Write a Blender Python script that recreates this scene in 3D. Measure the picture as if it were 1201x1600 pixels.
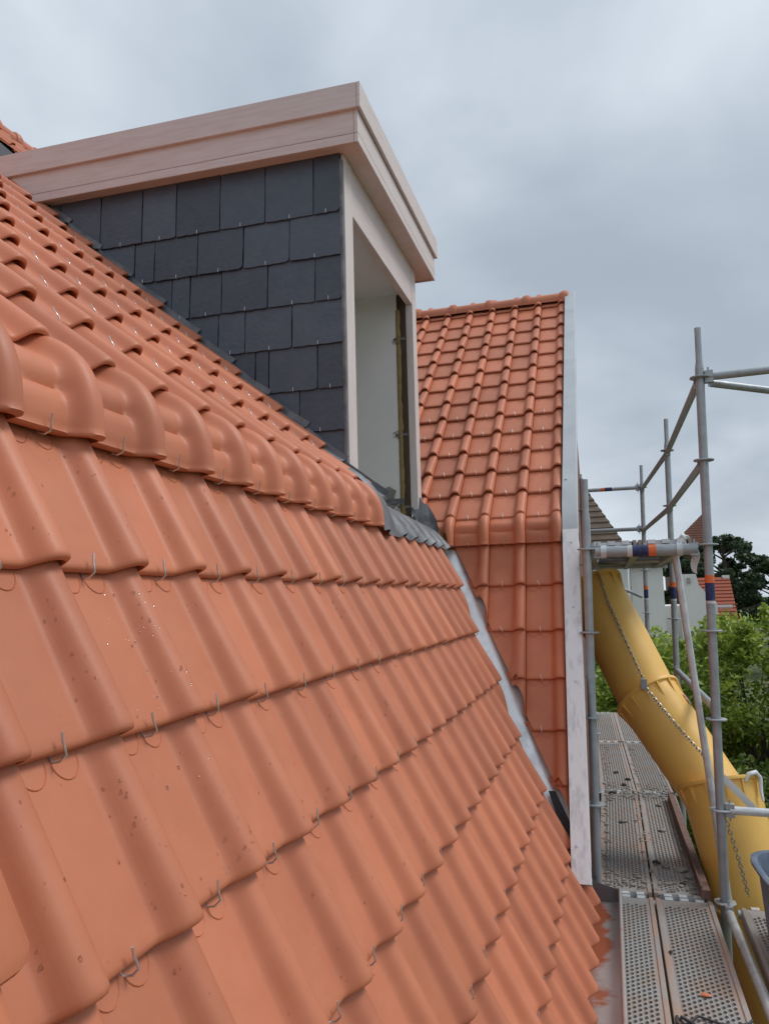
import bpy, bmesh, math, random
import numpy as np
from mathutils import Matrix, Vector, noise

for o in list(bpy.data.objects):
    bpy.data.objects.remove(o)
scn = bpy.context.scene
COL = scn.collection
R = math.radians
rnd = random.Random(7)

# ------------------------------------------------------------------ camera
cam_d = bpy.data.cameras.new('camera')
cam = bpy.data.objects.new('camera', cam_d)
COL.objects.link(cam)
cam_d.sensor_fit = 'VERTICAL'
cam_d.sensor_height = 24.0
cam_d.sensor_width = 24.0
cam_d.lens = 24.0 * 1228.0 / 1600.0
cam_d.clip_start = 0.02
cam_d.clip_end = 3000
cr = Vector((0.9619996, 0.27193545, -0.02465499))
cu = Vector((0.05407215, -0.10121989, 0.99339355))
cf = Vector((-0.26764335, 0.95697735, 0.11207763))
cam.matrix_world = Matrix(((cr.x, cu.x, -cf.x, 0), (cr.y, cu.y, -cf.y, 0), (cr.z, cu.z, -cf.z, 0), (0, 0, 0, 1)))
scn.camera = cam

# ------------------------------------------------------------------ world (overcast) and weak soft sun
SUN_DIR = Vector((0.54, 0.20, 0.81)).normalized()
elev = math.asin(SUN_DIR.z)
azim = math.atan2(SUN_DIR.x, SUN_DIR.y)
world = bpy.data.worlds.new('World')
scn.world = world
world.use_nodes = True
wn = world.node_tree
for n in list(wn.nodes):
    wn.nodes.remove(n)


def wnode(t, **kw):
    n = wn.nodes.new(t)
    for k, v in kw.items():
        setattr(n, k, v)
    return n


wl = wn.links.new
out = wnode('ShaderNodeOutputWorld')
bg = wnode('ShaderNodeBackground')
bg.inputs['Strength'].default_value = 0.1
sky = wnode('ShaderNodeTexSky', sky_type='NISHITA', sun_disc=False)
sky.sun_elevation = elev
sky.sun_rotation = azim
sky.air_density = 1.0
sky.dust_density = 2.0
tc = wnode('ShaderNodeTexCoord')
sep = wnode('ShaderNodeSeparateXYZ')
wl(tc.outputs['Generated'], sep.inputs[0])
addz = wnode('ShaderNodeMath', operation='ADD')
absz = wnode('ShaderNodeMath', operation='ABSOLUTE')
wl(sep.outputs['Z'], absz.inputs[0])
wl(absz.outputs[0], addz.inputs[0])
addz.inputs[1].default_value = 0.5
dx = wnode('ShaderNodeMath', operation='DIVIDE')
dy = wnode('ShaderNodeMath', operation='DIVIDE')
wl(sep.outputs['X'], dx.inputs[0]); wl(addz.outputs[0], dx.inputs[1])
wl(sep.outputs['Y'], dy.inputs[0]); wl(addz.outputs[0], dy.inputs[1])
cmb = wnode('ShaderNodeCombineXYZ')
wl(dx.outputs[0], cmb.inputs[0]); wl(dy.outputs[0], cmb.inputs[1])
mp = wnode('ShaderNodeMapping')
mp.inputs['Location'].default_value = (3.1, 1.7, 0.0)
mp.inputs['Rotation'].default_value = (0, 0, R(25))
mp.inputs['Scale'].default_value = (0.7, 0.8, 1)
wl(cmb.outputs[0], mp.inputs[0])
n1 = wnode('ShaderNodeTexNoise')
n1.inputs['Scale'].default_value = 2.3
n1.inputs['Detail'].default_value = 5
n1.inputs['Roughness'].default_value = 0.5
n1.inputs['Distortion'].default_value = 0.25
wl(mp.outputs[0], n1.inputs['Vector'])
ramp = wnode('ShaderNodeValToRGB')
ramp.color_ramp.interpolation = 'B_SPLINE'
ramp.color_ramp.elements[0].position = 0.34
ramp.color_ramp.elements[0].color = (0.31, 0.355, 0.412, 1)
ramp.color_ramp.elements[1].position = 0.66
ramp.color_ramp.elements[1].color = (0.62, 0.675, 0.73, 1)
e = ramp.color_ramp.elements.new(0.5)
e.color = (0.435, 0.49, 0.555, 1)
wl(n1.outputs['Fac'], ramp.inputs['Fac'])
# an overcast dome is up to twice as bright overhead as near the skyline
mulz = wnode('ShaderNodeMath', operation='MULTIPLY_ADD')
cl = wnode('ShaderNodeClamp')
wl(sep.outputs['Z'], cl.inputs[0])
wl(cl.outputs[0], mulz.inputs[0]); mulz.inputs[1].default_value = 3.0; mulz.inputs[2].default_value = 9.4
# thinner, brighter cloud towards the skyline
hz = wnode('ShaderNodeMath', operation='SUBTRACT'); hz.inputs[0].default_value = 1.0
wl(absz.outputs[0], hz.inputs[1])
hp = wnode('ShaderNodeMath', operation='POWER'); wl(hz.outputs[0], hp.inputs[0]); hp.inputs[1].default_value = 9.0
hm = wnode('ShaderNodeMath', operation='MULTIPLY_ADD'); wl(hp.outputs[0], hm.inputs[0]); hm.inputs[1].default_value = 3.2
wl(mulz.outputs[0], hm.inputs[2])
mulz = hm
vs = wnode('ShaderNodeVectorMath', operation='SCALE')
wl(ramp.outputs['Color'], vs.inputs[0]); wl(mulz.outputs[0], vs.inputs['Scale'])
mix = wnode('ShaderNodeMix', data_type='RGBA')
mix.inputs['Factor'].default_value = 0.93
wl(sky.outputs['Color'], mix.inputs['A']); wl(vs.outputs[0], mix.inputs['B'])
wl(mix.outputs['Result'], bg.inputs['Color'])
wl(bg.outputs[0], out.inputs['Surface'])

sun_d = bpy.data.lights.new('sun', 'SUN')
sun_d.energy = 1.5
sun_d.angle = R(22)
sun_d.color = (1.0, 0.97, 0.93)
sun = bpy.data.objects.new('sun', sun_d)
COL.objects.link(sun)
sun.rotation_euler = (-SUN_DIR).to_track_quat('-Z', 'Y').to_euler()
scn.view_settings.view_transform = 'Standard'
scn.view_settings.look = 'None'
scn.view_settings.gamma = 1.0
scn.view_settings.exposure = 0.27
scn.view_settings.use_curve_mapping = False

# ------------------------------------------------------------------ materials
MATS = {}


def material(name, col, rough=0.6, metal=0.0, var=0.0, noise_scale=0.0, noise_amt=0.0, col2=None, bump=0.0, bump_scale=60.0,
             stretch=(1, 1, 1), spec=0.5, coords='Object', thresh=(0.35, 0.7), detail=5, trans=0.0):
    m = bpy.data.materials.new(name)
    m.use_nodes = True
    nt = m.node_tree
    L = nt.links.new
    b = nt.nodes['Principled BSDF']
    b.inputs['Roughness'].default_value = rough
    b.inputs['Metallic'].default_value = metal
    b.inputs['Specular IOR Level'].default_value = spec
    rgb = nt.nodes.new('ShaderNodeRGB')
    rgb.outputs[0].default_value = (*col, 1)
    cur = rgb.outputs[0]
    tcn = nt.nodes.new('ShaderNodeTexCoord')
    mpn = nt.nodes.new('ShaderNodeMapping')
    mpn.inputs['Scale'].default_value = stretch
    oi = nt.nodes.new('ShaderNodeObjectInfo')
    off = nt.nodes.new('ShaderNodeVectorMath'); off.operation = 'SCALE'
    cx = nt.nodes.new('ShaderNodeCombineXYZ')
    for k in range(3):
        L(oi.outputs['Random'], cx.inputs[k])
    L(cx.outputs[0], off.inputs[0]); off.inputs['Scale'].default_value = 37.0
    L(tcn.outputs[coords], mpn.inputs['Vector'])
    add = nt.nodes.new('ShaderNodeVectorMath'); add.operation = 'ADD'
    L(mpn.outputs[0], add.inputs[0]); L(off.outputs[0], add.inputs[1])
    vec = add.outputs[0]
    if noise_scale:
        nz = nt.nodes.new('ShaderNodeTexNoise')
        nz.inputs['Scale'].default_value = noise_scale
        nz.inputs['Detail'].default_value = detail
        nz.inputs['Roughness'].default_value = 0.6
        L(vec, nz.inputs['Vector'])
        mr = nt.nodes.new('ShaderNodeMapRange')
        mr.inputs['From Min'].default_value = thresh[0]
        mr.inputs['From Max'].default_value = thresh[1]
        mr.inputs['To Max'].default_value = noise_amt
        L(nz.outputs['Fac'], mr.inputs['Value'])
        mx = nt.nodes.new('ShaderNodeMix'); mx.data_type = 'RGBA'
        L(mr.outputs[0], mx.inputs['Factor'])
        L(cur, mx.inputs['A'])
        mx.inputs['B'].default_value = (*(col2 or tuple(c * 0.6 for c in col)), 1)
        cur = mx.outputs['Result']
    if var:
        hs = nt.nodes.new('ShaderNodeHueSaturation')
        mr2 = nt.nodes.new('ShaderNodeMapRange')
        mr2.inputs['To Min'].default_value = 1 - var
        mr2.inputs['To Max'].default_value = 1 + var
        L(oi.outputs['Random'], mr2.inputs['Value'])
        L(mr2.outputs[0], hs.inputs['Value'])
        L(cur, hs.inputs['Color'])
        cur = hs.outputs['Color']
    L(cur, b.inputs['Base Color'])
    if bump:
        nb = nt.nodes.new('ShaderNodeTexNoise')
        nb.inputs['Scale'].default_value = bump_scale
        nb.inputs['Detail'].default_value = 6
        L(vec, nb.inputs['Vector'])
        bp = nt.nodes.new('ShaderNodeBump')
        bp.inputs['Strength'].default_value = bump
        bp.inputs['Distance'].default_value = 0.004
        L(nb.outputs['Fac'], bp.inputs['Height'])
        L(bp.outputs[0], b.inputs['Normal'])
        rr = nt.nodes.new('ShaderNodeMapRange')
        rr.inputs['To Min'].default_value = max(0.02, rough - 0.1)
        rr.inputs['To Max'].default_value = min(1, rough + 0.12)
        L(nb.outputs['Fac'], rr.inputs['Value'])
        L(rr.outputs[0], b.inputs['Roughness'])
    if trans:
        b.inputs['Transmission Weight'].default_value = trans
        b.inputs['IOR'].default_value = 1.33
    MATS[name] = m
    return m


TILE = material('orange_red_clay_tile', (0.565, 0.193, 0.100), 0.5, var=0.12, noise_scale=7, noise_amt=0.6, col2=(0.47, 0.145, 0.074), bump=0.07, bump_scale=420, spec=0.45, thresh=(0.36, 0.72))
SLATE = material('blue_grey_slate', (0.058, 0.080, 0.112), 0.42, var=0.2, noise_scale=9, noise_amt=0.6, col2=(0.085, 0.108, 0.142), bump=0.8, bump_scale=38)
LEAD = material('weathered_lead', (0.10, 0.107, 0.122), 0.5, 0.3, noise_scale=9, noise_amt=0.8, col2=(0.26, 0.27, 0.285), bump=0.5, bump_scale=35)
ZINC = material('dark_zinc', (0.17, 0.18, 0.195), 0.42, 0.5, noise_scale=6, noise_amt=0.6, col2=(0.28, 0.28, 0.285), bump=0.25, bump_scale=30)
ALU = material('bright_aluminium', (0.86, 0.87, 0.88), 0.38, 0.15, noise_scale=10, noise_amt=0.8, col2=(0.52, 0.54, 0.56), bump=0.4, bump_scale=25, thresh=(0.5, 0.72), stretch=(2.5, 1, .8))
VALM = material('bright_valley_sheet', (0.88, 0.89, 0.90), 0.32, 0.35, noise_scale=9, noise_amt=0.75, col2=(0.55, 0.57, 0.59), bump=0.4, bump_scale=30, thresh=(0.48, 0.7))
ALUG = material('dull_aluminium', (0.52, 0.55, 0.575), 0.45, 0.3, noise_scale=5, noise_amt=0.4, col2=(0.33, 0.36, 0.385), bump=0.2, bump_scale=25)
GALV = material('galvanised_steel', (0.42, 0.455, 0.48), 0.45, 0.4, var=0.1, noise_scale=14, noise_amt=0.7, col2=(0.29, 0.315, 0.335), bump=0.25, bump_scale=60)
GALVB = material('fresh_galvanised_steel', (0.74, 0.77, 0.79), 0.35, 0.35, noise_scale=14, noise_amt=0.6, col2=(0.36, 0.39, 0.41), bump=0.2, bump_scale=60)
WIRE = material('stainless_wire', (0.72, 0.72, 0.72), 0.32, 0.75)
DECK = material('dusty_deck_steel', (0.38, 0.375, 0.365), 0.6, 0.3, var=0.10, noise_scale=5, noise_amt=0.8, col2=(0.40, 0.31, 0.25), bump=0.4, bump_scale=60, thresh=(0.42, 0.68))
DECKRAIL = material('deck_side_rail', (0.38, 0.36, 0.345), 0.55, 0.3, var=0.1, noise_scale=4, noise_amt=0.9, col2=(0.46, 0.30, 0.22), bump=0.3, bump_scale=60, stretch=(3, 0.6, 3), thresh=(0.42, 0.66))
RUST = material('rusty_red_steel', (0.22, 0.13, 0.11), 0.8, 0.0, noise_scale=16, noise_amt=0.8, col2=(0.13, 0.075, 0.06), bump=0.6, bump_scale=60)
PRIMER = material('pink_white_primer', (0.70, 0.62, 0.605), 0.6, noise_scale=4, noise_amt=0.75, col2=(0.60, 0.49, 0.46), bump=0.3, bump_scale=30, stretch=(1.2, 1.2, 14), thresh=(0.4, 0.7))
PRIMERV = material('pink_white_primer_upright', (0.72, 0.65, 0.63), 0.6, noise_scale=4, noise_amt=0.5, col2=(0.57, 0.46, 0.42), bump=0.25, bump_scale=30, stretch=(9, 9, 1))
PLASTER = material('white_plaster', (0.82, 0.81, 0.80), 0.85, noise_scale=3, noise_amt=0.35, col2=(0.68, 0.67, 0.65), bump=0.2, bump_scale=20)
RAWWOOD = material('raw_brown_timber', (0.09, 0.055, 0.035), 0.85, noise_scale=12, noise_amt=0.6, col2=(0.05, 0.03, 0.02), bump=0.6, stretch=(6, 6, 1))
FOAM = material('yellow_foam', (0.33, 0.24, 0.10), 0.9, noise_scale=25, noise_amt=0.8, col2=(0.16, 0.11, 0.05), bump=0.9, bump_scale=60)
MORTAR = material('grey_mortar', (0.33, 0.315, 0.29), 0.95, var=0.3, noise_scale=12, noise_amt=0.6, col2=(0.17, 0.15, 0.13), bump=0.8, bump_scale=60)
BITUMEN = material('black_membrane', (0.02, 0.02, 0.022), 0.7, bump=0.3)
BRICK = material('brown_brick', (0.24, 0.11, 0.075), 0.9, noise_scale=4, noise_amt=0.6, bump=0.5)
RENDERW = material('white_render', (0.72, 0.72, 0.70), 0.9, noise_scale=1.2, noise_amt=0.3, col2=(0.6, 0.6, 0.58), bump=0.2)
YELLOW = material('yellow_plastic', (0.86, 0.52, 0.125), 0.45, noise_scale=6, noise_amt=0.5, col2=(0.74, 0.43, 0.12), bump=0.15, bump_scale=18, spec=0.5, thresh=(0.45, 0.75))
ORANGE = material('orange_tape', (0.80, 0.17, 0.045), 0.5)
NAVY = material('navy_tape', (0.018, 0.026, 0.10), 0.5, noise_scale=40, noise_amt=0.5, col2=(0.05, 0.08, 0.25), thresh=(0.5, 0.6))
WHITE = material('white_tape', (0.7, 0.7, 0.7), 0.6, noise_scale=30, noise_amt=0.6, col2=(0.42, 0.42, 0.43))
STRAP = material('white_strap', (0.72, 0.73, 0.72), 0.6)
TUBM = material('blue_grey_plastic', (0.11, 0.15, 0.215), 0.5, noise_scale=9, noise_amt=0.7, col2=(0.23, 0.25, 0.28), bump=0.35, bump_scale=50, thresh=(0.45, 0.7))
CHAINM = material('chain_steel', (0.38, 0.36, 0.32), 0.35, 0.85)
GRASS = material('grass_ground', (0.07, 0.11, 0.03), 0.95, noise_scale=0.5, noise_amt=0.8, col2=(0.12, 0.10, 0.05), bump=0.6, bump_scale=6)
BARK = material('bark', (0.10, 0.085, 0.065), 0.95, noise_scale=6, noise_amt=0.7, bump=0.8, bump_scale=30)
REDROOF = material('red_plain_tile', (0.34, 0.085, 0.045), 0.8, var=0.12, noise_scale=3, noise_amt=0.5, col2=(0.24, 0.07, 0.04))
BROWNROOF = material('brown_plain_tile', (0.125, 0.085, 0.062), 0.9, var=0.15, noise_scale=2.5, noise_amt=0.6, col2=(0.17, 0.13, 0.10))
GLASS = material('dark_window_glass', (0.03, 0.035, 0.04), 0.08, spec=0.8)
WATER = material('rain_water', (0.95, 0.95, 0.95), 0.02, trans=1.0)
TWINE = material('dark_cord', (0.05, 0.05, 0.055), 0.7)


def leaf_material(name, c1, c2, c3):
    m = bpy.data.materials.new(name)
    m.use_nodes = True
    nt = m.node_tree; L = nt.links.new
    b = nt.nodes['Principled BSDF']
    g = nt.nodes.new('ShaderNodeNewGeometry')
    r = nt.nodes.new('ShaderNodeValToRGB')
    r.color_ramp.elements[0].color = (*c1, 1)
    r.color_ramp.elements[1].color = (*c3, 1)
    ee = r.color_ramp.elements.new(0.55); ee.color = (*c2, 1)
    L(g.outputs['Random Per Island'], r.inputs['Fac'])
    L(r.outputs[0], b.inputs['Base Color'])
    b.inputs['Roughness'].default_value = 0.5
    tr = nt.nodes.new('ShaderNodeBsdfTranslucent')
    hs = nt.nodes.new('ShaderNodeHueSaturation'); hs.inputs['Value'].default_value = 1.3
    L(r.outputs[0], hs.inputs['Color'])
    L(hs.outputs[0], tr.inputs['Color'])
    mx = nt.nodes.new('ShaderNodeMixShader'); mx.inputs[0].default_value = 0.35
    L(b.outputs[0], mx.inputs[1]); L(tr.outputs[0], mx.inputs[2])
    L(mx.outputs[0], nt.nodes['Material Output'].inputs['Surface'])
    return m


LEAF_Y = leaf_material('yellow_green_leaf', (0.12, 0.20, 0.03), (0.27, 0.37, 0.055), (0.50, 0.57, 0.11))
LEAF_G = leaf_material('mid_green_leaf', (0.06, 0.11, 0.025), (0.13, 0.205, 0.04), (0.25, 0.33, 0.065))
LEAF_D = leaf_material('dark_pine_needle', (0.02, 0.042, 0.018), (0.038, 0.072, 0.03), (0.075, 0.115, 0.045))

# gutter: zinc with orange clay dust washed in from the tiles
GUTTER = bpy.data.materials.new('dusty_zinc_gutter')
GUTTER.use_nodes = True
_nt = GUTTER.node_tree; _L = _nt.links.new
_b = _nt.nodes['Principled BSDF']
_tc = _nt.nodes.new('ShaderNodeTexCoord')
_sx = _nt.nodes.new('ShaderNodeSeparateXYZ'); _L(_tc.outputs['Object'], _sx.inputs[0])
_nz = _nt.nodes.new('ShaderNodeTexNoise'); _nz.inputs['Scale'].default_value = 7; _nz.inputs['Detail'].default_value = 6
_L(_tc.outputs['Object'], _nz.inputs['Vector'])
_mr = _nt.nodes.new('ShaderNodeMapRange')
_mr.inputs['From Min'].default_value = -0.04; _mr.inputs['From Max'].default_value = -0.17
_mr.inputs['To Min'].default_value = -0.1; _mr.inputs['To Max'].default_value = 0.28
_L(_sx.outputs['X'], _mr.inputs['Value'])
_ad = _nt.nodes.new('ShaderNodeMath'); _ad.operation = 'ADD'
_L(_mr.outputs[0], _ad.inputs[0]); _L(_nz.outputs['Fac'], _ad.inputs[1])
_st = _nt.nodes.new('ShaderNodeMapRange'); _st.inputs['From Min'].default_value = 0.55; _st.inputs['From Max'].default_value = 0.70
_L(_ad.outputs[0], _st.inputs['Value'])
_mx = _nt.nodes.new('ShaderNodeMix'); _mx.data_type = 'RGBA'
_L(_st.outputs[0], _mx.inputs['Factor'])
_mx.inputs['A'].default_value = (0.56, 0.53, 0.52, 1); _mx.inputs['B'].default_value = (0.36, 0.10, 0.045, 1)
_L(_mx.outputs['Result'], _b.inputs['Base Color'])
_inv = _nt.nodes.new('ShaderNodeMath'); _inv.operation = 'MULTIPLY_ADD'; _inv.inputs[1].default_value = -0.45; _inv.inputs[2].default_value = 0.5
_L(_st.outputs[0], _inv.inputs[0]); _L(_inv.outputs[0], _b.inputs['Metallic'])
_b.inputs['Roughness'].default_value = 0.3

# ------------------------------------------------------------------ helpers
WM = {}


def attach(o, parent):
    if parent is not None:
        o.parent = parent
        o.matrix_parent_inverse = WM[parent.name].inverted()


def link(name, me, parent=None, M=None):
    o = bpy.data.objects.new(name, me)
    COL.objects.link(o)
    M = M.copy() if M is not None else Matrix.Identity(4)
    o.matrix_basis = M
    WM[o.name] = M
    attach(o, parent)
    return o


def tag(o, label=None, cat=None, group=None, kind=None):
    if label: o['label'] = label
    if cat: o['category'] = cat
    if group: o['group'] = group
    if kind: o['kind'] = kind
    return o


def empty(name, loc, label, cat, group=None):
    o = link(name, None, None, Matrix.Translation(loc))
    o.empty_display_size = 0.1
    return tag(o, label, cat, group)


class MB:
    """collects faces for one mesh"""
    def __init__(self):
        self.v = []; self.f = []

    def add(self, vs, fs):
        b = len(self.v)
        self.v += [tuple(p) for p in vs]
        self.f += [tuple(i + b for i in q) for q in fs]

    def box(self, x0, x1, y0, y1, z0, z1):
        self.add([(x0, y0, z0), (x1, y0, z0), (x1, y1, z0), (x0, y1, z0), (x0, y0, z1), (x1, y0, z1), (x1, y1, z1), (x0, y1, z1)],
                 [(0, 3, 2, 1), (4, 5, 6, 7), (0, 1, 5, 4), (1, 2, 6, 5), (2, 3, 7, 6), (3, 0, 4, 7)])

    def tube(self, pts, r, n=12, cap=True):
        pts = [Vector(p) for p in pts]
        rs = r if isinstance(r, (list, tuple)) else [r] * len(pts)
        rings = []
        up = None
        for i, p in enumerate(pts):
            a = pts[max(0, i - 1)]; b = pts[min(len(pts) - 1, i + 1)]
            t = (b - a).normalized()
            if up is None:
                up = Vector((0, 0, 1)) if abs(t.z) < 0.9 else Vector((1, 0, 0))
            s = t.cross(up)
            if s.length < 1e-5:
                s = t.orthogonal()
            s.normalize(); up2 = s.cross(t).normalized(); up = up2
            rings.append([p + (s * math.cos(2 * math.pi * k / n) + up2 * math.sin(2 * math.pi * k / n)) * rs[i] for k in range(n)])
        b0 = len(self.v)
        for rg in rings:
            self.v += [tuple(q) for q in rg]
        for i in range(len(rings) - 1):
            for k in range(n):
                a = b0 + i * n + k; b = b0 + i * n + (k + 1) % n
                self.f.append((a, b, b + n, a + n))
        if cap:
            self.f.append(tuple(b0 + k for k in range(n - 1, -1, -1)))
            self.f.append(tuple(b0 + (len(rings) - 1) * n + k for k in range(n)))

    def prism(self, poly, ext):
        """poly: list of 3d points, ext: vector"""
        n = len(poly); e = Vector(ext)
        vs = [Vector(p) for p in poly] + [Vector(p) + e for p in poly]
        fs = [tuple(range(n - 1, -1, -1)), tuple(range(n, 2 * n))]
        fs += [(i, (i + 1) % n, n + (i + 1) % n, n + i) for i in range(n)]
        self.add(vs, fs)

    def mesh(self, name, mat, smooth=None, fix=True):
        me = bpy.data.meshes.new(name)
        me.from_pydata(self.v, [], self.f)
        me.materials.append(mat)
        if fix:
            bm = bmesh.new(); bm.from_mesh(me)
            bmesh.ops.recalc_face_normals(bm, faces=bm.faces)
            bm.to_mesh(me); bm.free()
        if smooth is not None:
            me.polygons.foreach_set('use_smooth', [True] * len(me.polygons))
            me.set_sharp_from_angle(angle=R(smooth))
        me.update()
        return me

    def build(self, name, mat, parent=None, smooth=None, M=None, fix=True):
        return link(name, self.mesh(name, mat, smooth, fix), parent, M)


def bevel_mesh(me, w, seg=2):
    bm = bmesh.new(); bm.from_mesh(me)
    bmesh.ops.remove_doubles(bm, verts=bm.verts, dist=1e-6)
    bmesh.ops.bevel(bm, geom=list(bm.edges), offset=w, segments=seg, profile=0.5, affect='EDGES', clamp_overlap=True)
    bm.to_mesh(me); bm.free()


def box_obj(name, x0, x1, y0, y1, z0, z1, mat, parent, bev=0.004):
    m = MB(); m.box(x0, x1, y0, y1, z0, z1)
    o = m.build(name, mat, parent)
    if bev: bevel_mesh(o.data, bev)
    return o


def grid_mb(rows):
    """rows: list of lists of points"""
    m = MB(); n = len(rows[0])
    vs = [p for r in rows for p in r]
    fs = [(i * n + k, i * n + k + 1, (i + 1) * n + k + 1, (i + 1) * n + k) for i in range(len(rows) - 1) for k in range(n - 1)]
    m.add(vs, fs)
    return m


# ------------------------------------------------------------------ calibrated roof geometry (metres, eye at the origin)
W = 0.25
AL = R(66.0); AU = R(42.5); AWU = R(41.8)
GL, GU, GW = 0.324, 0.334, 0.297
MX, MZ, MY = -1.0936, 0.370, 1.2259          # main kink line, column 0
MUX, MUZ = -1.197, 0.585                      # first upper course, main roof
WY, WZ, WX = 5.4855, 0.377, -0.2788           # wing kink line, column 0
WUY, WUZ = 5.564, 0.5686
GROUND = -5.6
GABLE_X = -0.17
DY0, DY1, DX = 3.97, 5.70, -1.30              # dormer cheeks and front

house = empty('house', (-3.0, 6.0, GROUND), 'orange-tiled mansard house with slate-clad dormer and cross wing beside the scaffold', 'house')

PU = [-.018, .0015, .0045, .008, .05, .10, .150, .160, .1665, .1735, .1800, .1865, .194, .204, .218, .230, .239, .2455, .2493, .2500]
PH = [-.010, -.010, -.002, 0, 0, 0, 0, .0008, .0040, .0112, .0200, .0285, .0355, .0400, .0418, .0400, .0350, .0250, .0110, -.006]


def tile_mesh(name, g):
    """local x across (roll on the right), y up the slope from the tail edge, z outwards"""
    tilt = 0.0235 / g
    rows_def = [(0.05, -.0195), (.004, -.019), (0, -.0165), (0, -.0105), (.0012, -.0065), (.005, -.0022), (.012, -.0004), (.024, 0), (.06, 0), (.14, 0), (.22, 0), (g - .03, 0), (g + .06, 0)]
    rows = []
    for (y, d) in rows_def:
        row = []
        for u, h in zip(PU, PH):
            hh = h * (1.17 - .30 * min(1, max(0, y) / g) if h > 0 else 1)
            ex = -0.003 * max(0, h) / .0418 if y < 0.03 else 0
            row.append((u - W, y + ex, hh - tilt * y + d))
        rows.append(row)
    m = grid_mb(rows)
    # two half-round moulding rings at the head
    for uc in (.046, .122):
        pts = []
        for k in range(11):
            t = math.pi + math.pi * k / 10
            pts.append((uc + .032 * math.cos(t), g - .003 + .036 * math.sin(t)))
        vs = []; fs = []
        for i, (px, py) in enumerate(pts):
            t = math.pi + math.pi * i / 10
            nx, ny = math.cos(t), math.sin(t)
            for dr, dh in ((-.0022, -.0005), (0, .0022), (.0022, -.0005)):
                vs.append((px - W + nx * dr, py + ny * dr, -tilt * py + dh))
        for i in range(10):
            for k in range(2):
                fs.append((i * 3 + k, i * 3 + k + 1, i * 3 + 4 + k, i * 3 + 3 + k))
        m.add(vs, fs)
    return m.mesh(name, TILE, smooth=50, fix=True)


def kink_mesh(name, ddx, ddz):
    """angle tile over the change of pitch. local x across, y inwards, z up; origin at its tail"""
    sx_, sz_ = ddx / .1034, ddz / .215
    key = [(a * sx_ if a > 0 else a, b * sz_) for a, b in ((.185, .258), (.124, .199), (.077, .176), (.037, .147), (.012, .108), (.001, .072), (-.004, .037), (-.005, .003))]
    pts = []
    for i in range(len(key) - 1):
        for q in range(3):
            t = q / 3
            pts.append(Vector((0, key[i][0] * (1 - t) + key[i + 1][0] * t, key[i][1] * (1 - t) + key[i + 1][1] * t)))
    pts.append(Vector((0, *key[-1])))
    for _ in range(2):
        pts = [pts[0]] + [(pts[i - 1] + pts[i] * 2 + pts[i + 1]) / 4 for i in range(1, len(pts) - 1)] + [pts[-1]]
    n = len(pts)
    PHK = [h * 1.08 if h > 0 else h for h in PH]
    rows = []
    for i, p in enumerate(pts):
        t = (pts[min(i + 1, n - 1)] - pts[max(i - 1, 0)]).normalized()
        nr = Vector((0, t.z, -t.y))
        if nr.y > 0: nr = -nr
        s_ = i / (n - 1)
        blend = min(1, max(0, (s_ - .12) / .2))
        row = []
        for u, h, hk in zip(PU, PH, PHK):
            hh = h * (1 - blend) + hk * blend
            flat = (1 - min(1, max(0, hh) / .024)) * (1 if u > .012 else .3)
            two = float(np.interp(s_, [0, .30, .44, .54, .615, .635, .67, .76, .9, 1], [0, .003, .010, .003, -.013, -.013, -.003, .003, .004, .001]))
            q = p + nr * (hh * 1.1 + .005 + two * flat)
            row.append((u - W, q.y, q.z))
        rows.append(row)
    # tail: lip and underside
    last = pts[-1]
    for (dy_, dz_) in ((-.003, -.005), (.001, -.010), (.017, -.011), (.022, .03)):
        row = []
        for u, hk in zip(PU, PHK):
            row.append((u - W, last.y - hk * 1.1 - .005 + dy_, last.z + dz_))
        rows.append(row)
    m = grid_mb(rows)
    return m.mesh(name, TILE, smooth=50)


def clip_mesh():
    m = MB()
    m.tube([(0, .012, -.024), (0, -.010, -.021), (.001, -.014, -.008), (.002, -.009, .006), (.001, .004, .0085), (-.003, .013, .012), (-.0035, .026, .017)], .0022, 6)
    return m.mesh('tile_clip', WIRE, smooth=60)


ME_L = tile_mesh('roof_tile', GL)
ME_U = tile_mesh('roof_tile', GU)
ME_W = tile_mesh('roof_tile', GW)
ME_KM = kink_mesh('angle_tile', abs(MUX - MX), MUZ - MZ)
ME_KW = kink_mesh('angle_tile', abs(WUY - WY), WUZ - WZ)
ME_C = clip_mesh()


def frame_matrix(o, ux, uy, uz):
    return Matrix(((ux.x, uy.x, uz.x, o.x), (ux.y, uy.y, uz.y, o.y), (ux.z, uy.z, uz.z, o.z), (0, 0, 0, 1)))


def slope_frame(P, across, up):
    return frame_matrix(P, across, up, across.cross(up))


YV, XV, ZV = Vector((0, 1, 0)), Vector((1, 0, 0)), Vector((0, 0, 1))
UP_ML = Vector((-math.cos(AL), 0, math.sin(AL)))
UP_MU = Vector((-math.cos(AU), 0, math.sin(AU)))
UP_WL = Vector((0, math.cos(AL), math.sin(AL)))
UP_WU = Vector((0, math.cos(AWU), math.sin(AWU)))


def jit(M, s=1.0):
    r = rnd
    return M @ Matrix.Translation((r.uniform(-.001, .001) * s, r.uniform(-.0025, .0025) * s, r.uniform(-.0005, .0015) * s)) @ Matrix.Rotation(R(r.uniform(-.25, .25) * s), 4, 'Z') @ Matrix.Rotation(R(r.uniform(-.2, .3) * s), 4, 'X')


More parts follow.
